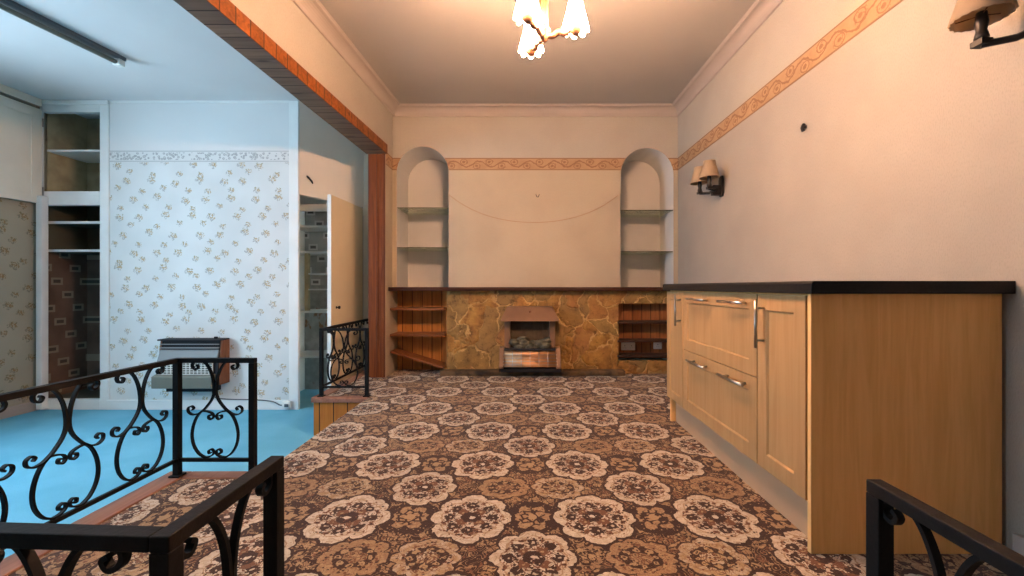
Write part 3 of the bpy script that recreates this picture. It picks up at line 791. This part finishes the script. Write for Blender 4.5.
m = MB()
m.tube(spline([(-2.99, YBB-.03, hz0+.0), (-2.97, YBB-.024, ZBF+.13), (-2.85, YBB-.022, ZBF+.105), (-2.6, YBB-.024, ZBF+.10), (-2.42, YBB-.024, ZBF+.085), (-2.34, YBB-.024, ZBF+.05), (-2.30, YBB-.026, ZBF+.05)]), .006, 6)
tag(m.build('power_cable', 'cable'), 'grey cable running along the skirting below the wall heater', 'cable')
t = thing('skirting_socket', 'small white electric box on the skirting where the heater cable ends', 'socket', (-2.27, YBB-.02, ZBF+.02))
m = MB(); m.box(-2.31, -2.23, YBB-.045, YBB-.019, ZBF+.02, ZBF+.09); m.build('box', 'white_plastic', t, bevel=.006)
m = MB(); m.box(-2.283, -2.243, YBB-.052, YBB-.046, ZBF+.035, ZBF+.065); m.build('plug', 'cable', t, bevel=.003)

# ------------------------------------------------------------------ wrought-iron railings
TOP = .555; BOT = .09
STR = spline([(.087,.522),(.078,.515),(.086,.503),(.101,.508),(.106,.524),(.094,.539),(.068,.543),(.038,.524),(.014,.474),(.0048,.41),(.014,.365),(.045,.322),(.078,.291),(.099,.247),(.107,.197),(.099,.15),(.076,.112),(.045,.092)], 5)
MID = spline([(.058,.311),(.078,.297),(.103,.292),(.123,.303),(.125,.322),(.110,.331),(.099,.322),(.106,.313)], 5)
INN = spline([(.055,.309),(.033,.306),(.013,.297),(.007,.282),(.017,.270),(.030,.276),(.029,.288),(.020,.287)], 5)
LOW = spline([(.05,.094),(.026,.097),(.009,.107),(.006,.121),(.016,.131),(.029,.125),(.028,.113),(.019,.114)], 5)
def rail_run(t, p, q, lyres, ext=(0, 0), wall_end=False):
    """top rail, bottom rail and one scroll panel part per lyre between plan points p and q"""
    p = Vector(p); q = Vector(q); d = (q-p).normalized(); n = Vector((-d.y, d.x)); Ln = (q-p).length
    def pl(u, z, w): a = p+d*u+n*w; return (a.x, a.y, z)
    def bar(z0, z1, w, a, b):
        m = MB(); m.prism([pl(a, z0, -w/2), pl(b, z0, -w/2), pl(b, z0, w/2), pl(a, z0, w/2)], (0, 0, z1-z0)); return m
    bar(TOP-.022, TOP, .026, -ext[0], Ln+ext[1]).build('top_rail', 'iron', t, bevel=.002)
    bar(BOT-.016, BOT, .016, .012, Ln-.012 if not wall_end else Ln).build('bottom_rail', 'iron', t, bevel=.002)
    for u in lyres:
        m = MB()
        for s in (1, -1):
            for P in (STR, MID, INN, LOW):
                th = .0075 if P is STR else .006
                m.strip([(u+s*a, b) for a, b in P], th, .0125, pl)
        m.build('scroll_panel', 'iron', t)
def post(t, x, y, z0=.0065, w=.0265, foot=True, z1=TOP-.0225):
    m = MB(); m.box(x-w/2, x+w/2, y-w/2, y+w/2, z0, z1); 
    if foot: m.box(x-.024, x+.024, y-.024, y+.024, z0, z0+.008)
    m.build('post', 'iron', t, bevel=.0015)
x0 = -1.607
t = thing('iron_railing', 'black scrolled iron railing cornering above the blue carpet, in front of the wall heater', 'railing', (x0, 1.953, .0065))
rail_run(t, (x0, 1.953), (x0, .66), (.185, .471, .757, 1.043), (.013, .013))
rail_run(t, (x0, 1.953), (-1.256, 1.953), (.1755,), (-.0135, .013))
post(t, x0, 1.953); post(t, -1.256, 1.953); post(t, x0, .66)
t = thing('iron_railing', 'black scrolled iron railing in the near left foreground, standing on the patterned carpet', 'railing', (-.481, .567, .0005))
rail_run(t, (-.481, .567), (-.481, .811), (.122,), (.013, .013))
rail_run(t, (-.481, .567), (-1.50, .612), (.165, .451, .737), (-.0135, .013))
post(t, -.481, .567, .0005); post(t, -.481, .811, .0005); post(t, -1.50, .612, .0005)
t = thing('iron_railing', 'black scrolled iron railing in the near right foreground, in front of the wooden cabinet end', 'railing', (.603, .71, .0005))
rail_run(t, (.603, .71), (.603, -.25), (.115, .401, .687), (.013, .013))
post(t, .603, .71, .0005); post(t, .603, -.25, .0005)
t = thing('iron_railing', 'far black scrolled iron railing on the pine-clad step, beside the pine jamb', 'railing', (-1.62, 3.375, .0065))
rail_run(t, (-1.62, 3.375), (-1.62, 4.742), (.22, .51, .80, 1.09), (.013, 0), True)
rail_run(t, (-1.62, 3.375), (-1.255, 3.375), (.1825,), (-.0135, .013))
post(t, -1.62, 3.375); post(t, -1.255, 3.375)

# ------------------------------------------------------------------ mantel, stone surround, shelves, fire
YS = 4.275                                       # face of the stone
m = MB(); m.box(XBL+.001, XR-.001, 4.195, YN-.001, .846, .884); tag(m.build('mantel_shelf', 'mantel', bevel=.004), 'long dark timber mantel shelf along the back wall above the stonework', 'shelf')
t = thing('stone_surround', 'brown crazy-paved stone fire surround with a low dark hearth under the mantel', 'fireplace', (.1, YS, .0005))
xs = -.775; xr0 = .975
m = MB(); m.prism([(xs, YS, .0005), (XR-.002, YS, .0005), (XR-.002, YS, .135), (xr0, YS, .135), (xr0, YS, .715), (XR-.002, YS, .715), (XR-.002, YS, .845), (xs, YS, .845)], (0, YB-YS-.001, 0)); m.build('stone_face', 'stone', t, bevel=.006)
hp_ = []
random.seed(3)
n = 22
fr_ = [(-.83+ (1.85)*i/n, 4.165+random.uniform(-.012, .012)) for i in range(n+1)]
m = MB(); m.prism([(a, b, .0005) for a, b in fr_]+[(1.02, YS-.001, .0005), (-.83, YS-.001, .0005)], (0, 0, .052)); lab(m.build('hearth', 'hearth_stone', t, bevel=.012), 'low stone hearth slab')

# left pine shelving
t = thing('pine_shelf_unit', 'orange pine shelving recess below the mantel, left of the stonework', 'shelves', (-1.06, YB, .0005))
m = MB(); m.box(XBL+.003, xs-.002, 4.50, 4.52, .0005, .844); m.build('back_panel', 'shelf_pine', t)
m = MB(); m.box(xs-.021, xs-.001, YB+.002, 4.498, .0005, .844); m.build('side_panel', 'shelf_pine', t)
for z in (.672, .408):
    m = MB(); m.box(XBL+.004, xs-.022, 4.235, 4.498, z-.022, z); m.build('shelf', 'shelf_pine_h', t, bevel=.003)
m = MB(); m.prism([(XBL+.01, 4.215, .215), (-.82, 4.215, .072), (-.82, 4.215, .105), (XBL+.01, 4.215, .252)], (0, .022, 0))
m2 = MB()
for (xa, za, xb, zb) in ((XBL+.008, .238, -.805, .075),):
    L_ = math.hypot(xb-xa, zb-za); ux, uz = (xb-xa)/L_, (zb-za)/L_
    m2.prism([(xa, 4.25, za), (xb, 4.25, zb), (xb+uz*.02, 4.25, zb-ux*.02), (xa+uz*.02, 4.25, za-ux*.02)], (0, .22, 0))
tag(m2.build('loose_board', 'shelf_pine_h', bevel=.003), 'loose pine board fallen at a slant in the bottom of the left pine shelves', 'board')

# right dark shelving
t = thing('dark_shelf_unit', 'dark stained shelves let into the stonework beside the wooden cabinet', 'shelves', (1.28, YB, .136))
m = MB(); m.box(xr0+.003, XR-.004, 4.42, 4.44, .137, .713); m.build('back_panel', 'dark_boards', t)
m = MB(); m.box(xr0-.0, xr0+.018, YB+.001, 4.419, .137, .713); m.build('side_panel', 'dark_boards', t)
for z in (.535, .345, .195):
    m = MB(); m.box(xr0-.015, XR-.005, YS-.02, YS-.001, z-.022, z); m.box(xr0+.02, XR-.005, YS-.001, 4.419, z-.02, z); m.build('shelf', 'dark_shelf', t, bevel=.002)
def socket(name, label, x0, x1, z0, z1, gangs):
    t = thing(name, label, 'socket', ((x0+x1)/2, 4.419, z0))
    m = MB(); m.box(x0, x1, 4.400, 4.419, z0, z1); m.build('face_plate', 'white_plastic', t, bevel=.004)
    for g in range(gangs):
        cx = x0+(x1-x0)*(g+.5)/gangs
        m = MB(); zc = (z0+z1)/2-.008
        m.box(cx-.003, cx+.003, 4.3985, 4.3999, zc+.008, zc+.018); m.box(cx-.013, cx-.007, 4.3985, 4.3999, zc-.012, zc-.008); m.box(cx+.007, cx+.013, 4.3985, 4.3999, zc-.012, zc-.008)
        m.build('pin_holes', 'dark', t)
        m = MB(); m.box(cx-.006, cx+.006, 4.395, 4.3999, z1-.026, z1-.012); m.build('switch', 'white_plastic', t, bevel=.001)
socket('double_socket', 'white double wall socket in the dark shelves, at the stone side', 1.03, 1.175, .222, .308, 2)
socket('single_socket', 'white single wall socket in the dark shelves, at the cabinet side', 1.37, 1.456, .235, .32, 1)

# gas fire
fx0, fx1 = -.213, .350; fc = (fx0+fx1)/2
t = thing('gas_fire', 'old gas fire with brown canopy hood and copper radiant panel standing on the stone hearth', 'fire', (fc, 4.2, .053))
m = MB(); m.box(fx0-.02, fx1+.02, 4.085, 4.27, .053, .095); m.build('base', 'heater_black', t, bevel=.006)
m = MB()
m.box(fx0+.03, fx0+.085, 4.17, 4.274, .095, .545); m.box(fx1-.085, fx1-.03, 4.17, 4.274, .095, .545); m.box(fx0+.085, fx1-.085, 4.262, 4.274, .095, .545)
lab(m.build('firebox', 'bronze', t, bevel=.004), 'brown metal sides of the firebox')
m = MB(); m.box(fx0+.086, fx1-.086, 4.24, 4.261, .28, .54)
for i in range(9):
    x = fx0+.10+i*.0445; m.box(x, x+.018, 4.228, 4.24, .28, .54)
m.build('fire_back', 'firebrick', t)
zt, zb_ = .690, .552
m = MB()
top = [(fx0+.055, 4.20, zt), (fx1-.055, 4.20, zt), (fx1-.055, 4.272, zt), (fx0+.055, 4.272, zt)]
bot = [(fx0-.008, 4.085, zb_), (fx1+.008, 4.085, zb_), (fx1+.008, 4.272, zb_), (fx0-.008, 4.272, zb_)]
m.rings([[(a, b, c) for a, b, c in bot], [(a, b, c) for a, b, c in top]], True, True, False)
hood = m.build('hood', 'bronze', t, bevel=.004)
m = MB(); m.lathe([(.013, 0), (.013, .006), (.001, .008)], (0, 0, 0), 14)
hd = Vector((0, -.138, .115)).normalized(); q = hd.to_track_quat('Z', 'Y'); c_ = Vector((fc, 4.1605-.004, .64))
m.v = [tuple(q @ Vector(p)+c_) for p in m.v]; lab(m.build('badge', 'brass', hood), 'small round badge')
# coals
random.seed(11)
m = MB()
def lump(m, c, r):
    st = random.random()*6
    R = []
    for i in range(6):
        ph = PI*(i+.02)/(5.04); ring = []
        for j in range(8):
            a = 2*PI*j/8+st; k = r*(1+random.uniform(-.22, .22))
            ring.append((c[0]+k*1.35*math.sin(ph)*math.cos(a), c[1]+k*.9*math.sin(ph)*math.sin(a), c[2]+k*.8*math.cos(ph)))
        R.append(ring)
    m.rings(R, True)
for i in range(15):
    lump(m, (fx0+.11+(i % 8)*.05+(i//8)*.02, 4.19-(i//8)*.035, .325+(i//8)*-.022+random.uniform(-.01, .035)), random.uniform(.034, .048))
m.build('coal_bed', 'coal', t)
m = MB(); m.box(fx0+.03, fx1-.03, 4.10, 4.235, .262, .282); m.build('coal_tray', 'heater_black', t, bevel=.003)
# radiant panel: sloping copper dish with wire guard
m = MB()
dish = spline([(4.135, .258), (4.105, .235), (4.10, .19), (4.085, .14), (4.06, .11)], 5)
R = []
for y, z in dish: R.append([(fx0+.03, y, z), (fx1-.03, y, z)])
m.rings(R, False, False)
for r_ in (R,):
    pass
pn = m.build('radiant_panel', 'copper', t); sm_ = pn.modifiers.new('solid', 'SOLIDIFY'); sm_.thickness = .006; sm_.offset = 1
for xa in (fx0-.018, fx1-.028):
    m = MB(); m.prism([(xa, 4.13, .285), (xa, 4.05, .115), (xa, 4.05, .096), (xa, 4.25, .096), (xa, 4.25, .285)], (.046, 0, 0)); lab(m.build('end_cheek', 'bronze', t, bevel=.005), 'brown end cheek')
m = MB()
for z, y in ((.225, 4.083), (.195, 4.073), (.165, 4.061), (.135, 4.046)):
    m.tube([(fx0+.02, y, z), (fx1-.02, y, z)], .0028, 6)
for i in range(5):
    x = fx0+.11+i*(fx1-fx0-.22)/4; m.tube([(x, 4.098, .258), (x, 4.08, .22), (x, 4.055, .16), (x, 4.04, .118)], .0028, 6)
lab(m.build('wire_guard', 'steel', t), 'thin wire guard bars')

# ------------------------------------------------------------------ glass shelves
def gshelf(x0, x1, z, label):
    t = MB(); t.box(x0+.002, x1-.002, YB+.006, YN-.002, z-.008, z)
    o = t.build('glass_shelf', 'glass'); o.data.materials.append(MAT['glass_edge'])
    for p in o.data.polygons:
        if abs(p.center.y-(YB+.006)) < .001: p.material_index = 1
    return tag(o, label, 'shelf', 'glass shelves in the arched alcoves')
gshelf(NL[0], NL[1], H+.822, 'upper clear glass shelf in the left arched alcove')
gshelf(NL[0], NL[1], H+.41, 'lower clear glass shelf in the left arched alcove')
gshelf(NR[0], NR[1], H+.797, 'upper clear glass shelf in the right arched alcove')
gshelf(NR[0], NR[1], H+.368, 'lower clear glass shelf in the right arched alcove')

# picture wire, hooks
m = MB(); P = []
for i in range(33):
    u = -1+2*i/32; x = .112+u*.875; P.append((x, YB-.006, H+.665+.285*(.75*u*u+.25*u**4)))
m.tube(P, .0028, 6); tag(m.build('hanging_wire', 'wire'), 'thin slack wire looping across the pink wall between the two alcoves', 'wire')
m = MB()
for s in (-1, 1): m.tube([(.15+s*.018, YB-.003, H+.955), (.15+s*.006, YB-.010, H+.925)], .003, 6)
m.tube([(.15, YB-.001, H+.93), (.15, YB-.02, H+.925)], .004, 6)
tag(m.build('picture_hook', 'black_metal'), 'small v-shaped dark hook above the slack wire on the back wall', 'hook')
yk_ = 420*1.6/283; 
m = MB(); m.tube([(XR-.001, yk_, H+.905), (XR-.02, yk_, H+.905)], .010, 8); m.tube(spline([(XR-.012, yk_, H+.92), (XR-.022, yk_, H+.90), (XR-.018, yk_-.004, H+.88)]), [.009]*13, 8)
tag(m.build('wall_plug', 'black_metal'), 'dark fixing left sticking out of the bare right wall', 'hook')

# ------------------------------------------------------------------ wall lamps
def wall_lamp(label):
    y = 3.37
    t = thing('wall_lamp', label, 'lamp', (XR, y, H+.73), 'twin-shade wall lamps on the right wall')
    m = MB(); m.prism([(XR-.0005, y-.035, H+.75), (XR-.0005, y-.035, H+.86), (XR-.0005, y-.02, H+.89), (XR-.0005, y+.02, H+.89), (XR-.0005, y+.035, H+.86), (XR-.0005, y+.035, H+.75), (XR-.0005, y+.02, H+.725), (XR-.0005, y-.02, H+.725)], (-.016, 0, 0)); m.build('back_plate', 'black_metal', t, bevel=.003)
    m = MB(); m.box(XR-.085, XR-.017, y-.022, y+.022, H+.735, H+.815); m.build('bracket', 'black_metal', t, bevel=.006)
    for s in (1, -1):
        c = Vector((XR-.145, y+s*.088))
        m = MB(); m.tube([(XR-.06, y+s*.01, H+.775), (XR-.09, y+s*.04, H+.763), (c.x+.012, c.y-s*.01, H+.768), (c.x, c.y, H+.77)], [.012, .011, .011, .012], 6)
        m.box(c.x-.018, c.x+.018, c.y-.018, c.y+.018, H+.765, H+.783); m.build('arm', 'black_metal', t)
        m = MB(); m.lathe([(.012, 0), (.019, .006), (.016, .02), (.013, .03), (.017, .055), (.013, .088), (.001, .089)], (c.x, c.y, H+.783), 12); m.build('candle_holder', 'black_metal', t)
        N_ = 40; R = []
        for r, h, fl in ((.072, 0, .003), (.074, .004, .003), (.068, .028, .002), (.058, .06, .002), (.047, .10, .0015), (.043, .128, .001), (.045, .132, .001)):
            R.append([(c.x+(r+(fl if j % 2 else -fl))*math.cos(2*PI*j/N_), c.y+(r+(fl if j % 2 else -fl))*math.sin(2*PI*j/N_), H+.852+h) for j in range(N_)])
        m = MB(); m.rings(R, False); sh = m.build('lamp_shade', 'fabric_shade', t)
        k = sh.modifiers.new('solid', 'SOLIDIFY'); k.thickness = .0015
        m = MB()
        for a in (0, 2.1, 4.2): m.tube([(c.x, c.y, H+.862), (c.x+.06*math.cos(a), c.y+.06*math.sin(a), H+.868)], .0015, 5)
        m.build('shade_carrier', 'brass', sh)
    return t
w1 = wall_lamp('twin cream-shaded black wall lamp nearer the far corner, by the right arched alcove')
w2 = copy_tree(w1); w2.location.y = 1.245
w2['label'] = 'twin-shaded black wall lamp high on the right wall, cut off by the picture edge'

# ------------------------------------------------------------------ chandelier
cy = 1.95; K = cy/2.10; cx, cz = .05*cy, H+cy*251/420
t = thing('chandelier', 'three-armed brass ceiling lamp with lit white bell shades', 'ceiling light', (cx, cy, cz))
m = MB(); m.lathe([(.001, ZC-.05-cz), (.03, ZC-.045-cz), (.055, ZC-.012-cz), (.06, ZC-.0005-cz)], (cx, cy, cz), 24); m.build('ceiling_rose', 'brass', t)
m = MB(); m.lathe([(.009, .25), (.009, ZC-.05-cz)], (cx, cy, cz), 10); m.lathe([(.022, .03), (.020, .10), (.022, .255), (.009, .265)], (cx, cy, cz), 14); m.build('stem', 'brass', t)
m = MB(); m.lathe([(.001, -.035), (.012, -.03), (.026, -.012), (.026, .012), (.034, .018), (.034, .028), (.018, .045)], (cx, cy, cz), 18, k=K); m.build('hub', 'brass', t)
for k, ang in enumerate((-14, 113, 238)):
    a = math.radians(ang); d = Vector((math.cos(a), math.sin(a))); Lr = .158*K
    P = [(cx+d.x*u*K, cy+d.y*u*K, cz+dz*K) for u, dz in ((.02, 0), (.045, -.006), (.075, .008), (.105, -.004), (.13, .01), (.158, .006))]
    m = MB(); m.tube(spline(P, 5), .0145, 8); m.build('arm', 'brass', t)
    ex, ey = cx+d.x*Lr, cy+d.y*Lr
    m = MB(); m.lathe([(.001, -.018), (.016, -.018), (.028, -.002), (.042, .016), (.042, .026), (.018, .034), (.014, .06), (.001, .062)], (ex, ey, cz), 16, k=K); m.build('lamp_holder', 'brass', t)
    N_ = 48; R = []
    for i, (r, h) in enumerate(((.060, .012), (.059, .022), (.056, .04), (.051, .065), (.044, .09), (.039, .115), (.036, .135), (.029, .148), (.012, .154), (.002, .155))):
        fl = (.006, .005, .003)[i] if i < 3 else .0015
        r *= K; h *= K; fl *= K
        R.append([(ex+(r+fl*math.cos(8*2*PI*j/N_))*math.cos(2*PI*j/N_), ey+(r+fl*math.cos(8*2*PI*j/N_))*math.sin(2*PI*j/N_), cz+h-(.010 if i == 0 and j % 6 in (0, 1, 5) else 0)) for j in range(N_)])
    m = MB(); m.rings(R, False); sh = m.build('lamp_shade', 'lit_shade', t); k_ = sh.modifiers.new('solid', 'SOLIDIFY'); k_.thickness = .002
    m = MB(); m.lathe([(.001, .062), (.012, .066), (.020, .085), (.022, .10), (.016, .118), (.001, .124)], (ex, ey, cz), 14, k=K); m.build('bulb', 'bulb', sh)

# ------------------------------------------------------------------ kitchen units
XF = .954; ZT = .862; Y0, Y1 = 1.391, 2.785
yA, yB_ = 1.712, 2.507
def shaker(t, name, y0, y1, z0, z1, fw=.055):
    g = .0015; y0 += g; y1 -= g; z0 += g; z1 -= g
    m = MB(); xi = XF+.007; xb = XF+.019
    o = [(y0, z0), (y1, z0), (y1, z1), (y0, z1)]
    i_ = [(y0+fw, z0+fw), (y1-fw, z0+fw), (y1-fw, z1-fw), (y0+fw, z1-fw)]
    j_ = [(y0+fw+.006, z0+fw+.006), (y1-fw-.006, z0+fw+.006), (y1-fw-.006, z1-fw-.006), (y0+fw+.006, z1-fw-.006)]
    P = lambda x, L: [(x, a, b) for a, b in L]
    m.rings([P(xb, o), P(XF, o), P(XF, i_), P(xi, j_)], False, True, False)
    m.poly(P(xi, j_)); m.poly(P(xb, o))
    return m.build(name, 'maple', t, bevel=.0012)
def bar_handle(par, y, z, vertical):
    m = MB(); xh = XF-.034; L_ = .115 if not vertical else .094
    if vertical:
        m.tube([(xh, y, z-L_), (xh, y, z+L_)], .006, 10)
        for s in (-1, 1): m.tube([(xh, y, z+s*.064), (XF-.0005, y, z+s*.064)], .005, 8)
    else:
        m.tube([(xh, y-L_, z), (xh, y+L_, z)], .006, 10)
        for s in (-1, 1): m.tube([(xh, y+s*.075, z), (XF-.0005, y+s*.075, z)], .005, 8)
    lab(m.build('handle', 'steel', par), 'brushed steel bar handle')
def carcass(t, y0, y1):
    m = MB(); x0 = XF+.0195; w = .016
    m.box(x0, XR-.012, y0, y0+w, .15, ZT); m.box(x0, XR-.012, y1-w, y1, .15, ZT); m.box(x0, XR-.012, y0+w, y1-w, .15, .166); m.box(XR-.02, XR-.012, y0+w, y1-w, .166, ZT); m.box(x0, XR-.012, y0+w, y1-w, ZT-.016, ZT)
    m.build('carcass', 'maple_side', t)
    for yy_ in (y0+.05, y1-.05):
        m = MB(); m.lathe([(.022, 0), (.018, .01), (.014, .03), (.014, .14), (.03, .148)], (XF+.12, yy_, .0005), 12); m.build('leg', 'dark', t)
ZD0 = .162; ZSP = .515
t = thing('base_cabinet', 'narrow one-door maple-effect base cabinet at the fireplace end of the black worktop', 'cabinet', (1.27, 2.64, .0005), 'fitted maple base units along the right wall')
carcass(t, yB_+.001, 2.760)
d = shaker(t, 'door', yB_+.001, Y1, ZD0, ZT-.004, .05); bar_handle(d, yB_+.033, .745, True)
m = MB(); m.box(XF+.021, XR-.012, 2.766, Y1, .0005, ZT); m.build('end_panel', 'maple_side', t, bevel=.001)
t = thing('drawer_cabinet', 'wide maple-effect base unit with two deep drawers, between the two door cabinets', 'cabinet', (1.27, 2.11, .0005), 'fitted maple base units along the right wall')
carcass(t, yA+.001, yB_-.001)
for z0, z1, zh in ((ZSP, ZT-.004, .818), (ZD0, ZSP, .472)):
    d = shaker(t, 'drawer', yA+.001, yB_-.001, z0, z1, .062)
    bar_handle(d, 2.255, zh, False); bar_handle(d, 1.875, zh, False)
t = thing('base_cabinet', 'maple-effect base cabinet with a broad plain end panel, nearest under the worktop', 'cabinet', (1.27, 1.5, .0005), 'fitted maple base units along the right wall')
carcass(t, Y0+.02, yA-.001)
d = shaker(t, 'door', Y0+.027, yA-.001, ZD0, ZT-.004, .062); bar_handle(d, yA-.05, .738, True)
m = MB(); m.box(XF, XR-.013, Y0, Y0+.018, .0005, ZT); m.build('end_panel', 'maple_side', t, bevel=.001)
m = MB(); m.box(1.006, 1.022, Y0+.019, 2.765, .0005, .148); tag(m.build('plinth', 'plinth', bevel=.001), 'grey-beige kickboard running under the fitted maple base units', 'plinth')
m = MB()
pr = [(.935, ZT+.001), (XR-.001, ZT+.001), (XR-.001, .905), (.945, .905), (.938, .902), (.935, .895)]
m.prism([(x, 1.362, z) for x, z in pr], (0, 2.815-1.362, 0)); tag(m.build('worktop', 'worktop', bevel=.002), 'long black laminate worktop on the fitted maple base units', 'worktop')

# ------------------------------------------------------------------ light
w = bpy.data.worlds.new('sky'); scene.world = w; w.use_nodes = True
bg = w.node_tree.nodes['Background']
bg.inputs[0].default_value = (.54, .77, .97, 1); bg.inputs[1].default_value = 14.
L = bpy.data.lights.new('window_portal', 'AREA'); L.shape = 'RECTANGLE'; L.size = WY1-WY0; L.size_y = WZ1-WZ0; L.cycles.is_portal = True
o = bpy.data.objects.new('window_portal', L); COL.objects.link(o); o.location = (XL-.19, (WY0+WY1)/2, (WZ0+WZ1)/2); o.rotation_euler = (0, -PI/2, 0)

# ------------------------------------------------------------------ camera
cam = bpy.data.cameras.new('camera'); co = bpy.data.objects.new('camera', cam); COL.objects.link(co)
co.location = (0, 0, H); co.rotation_euler = (PI/2, 0, 0)
cam.sensor_width = 36; cam.sensor_fit = 'HORIZONTAL'; cam.lens = 420/1024*36
cam.shift_x = -11/1024; cam.shift_y = -1/1024; cam.clip_start = .02
scene.camera = co
vs = scene.view_settings
vs.view_transform = 'Standard'; vs.look = 'None'; vs.gamma = 1; vs.exposure = .85; vs.use_curve_mapping = False
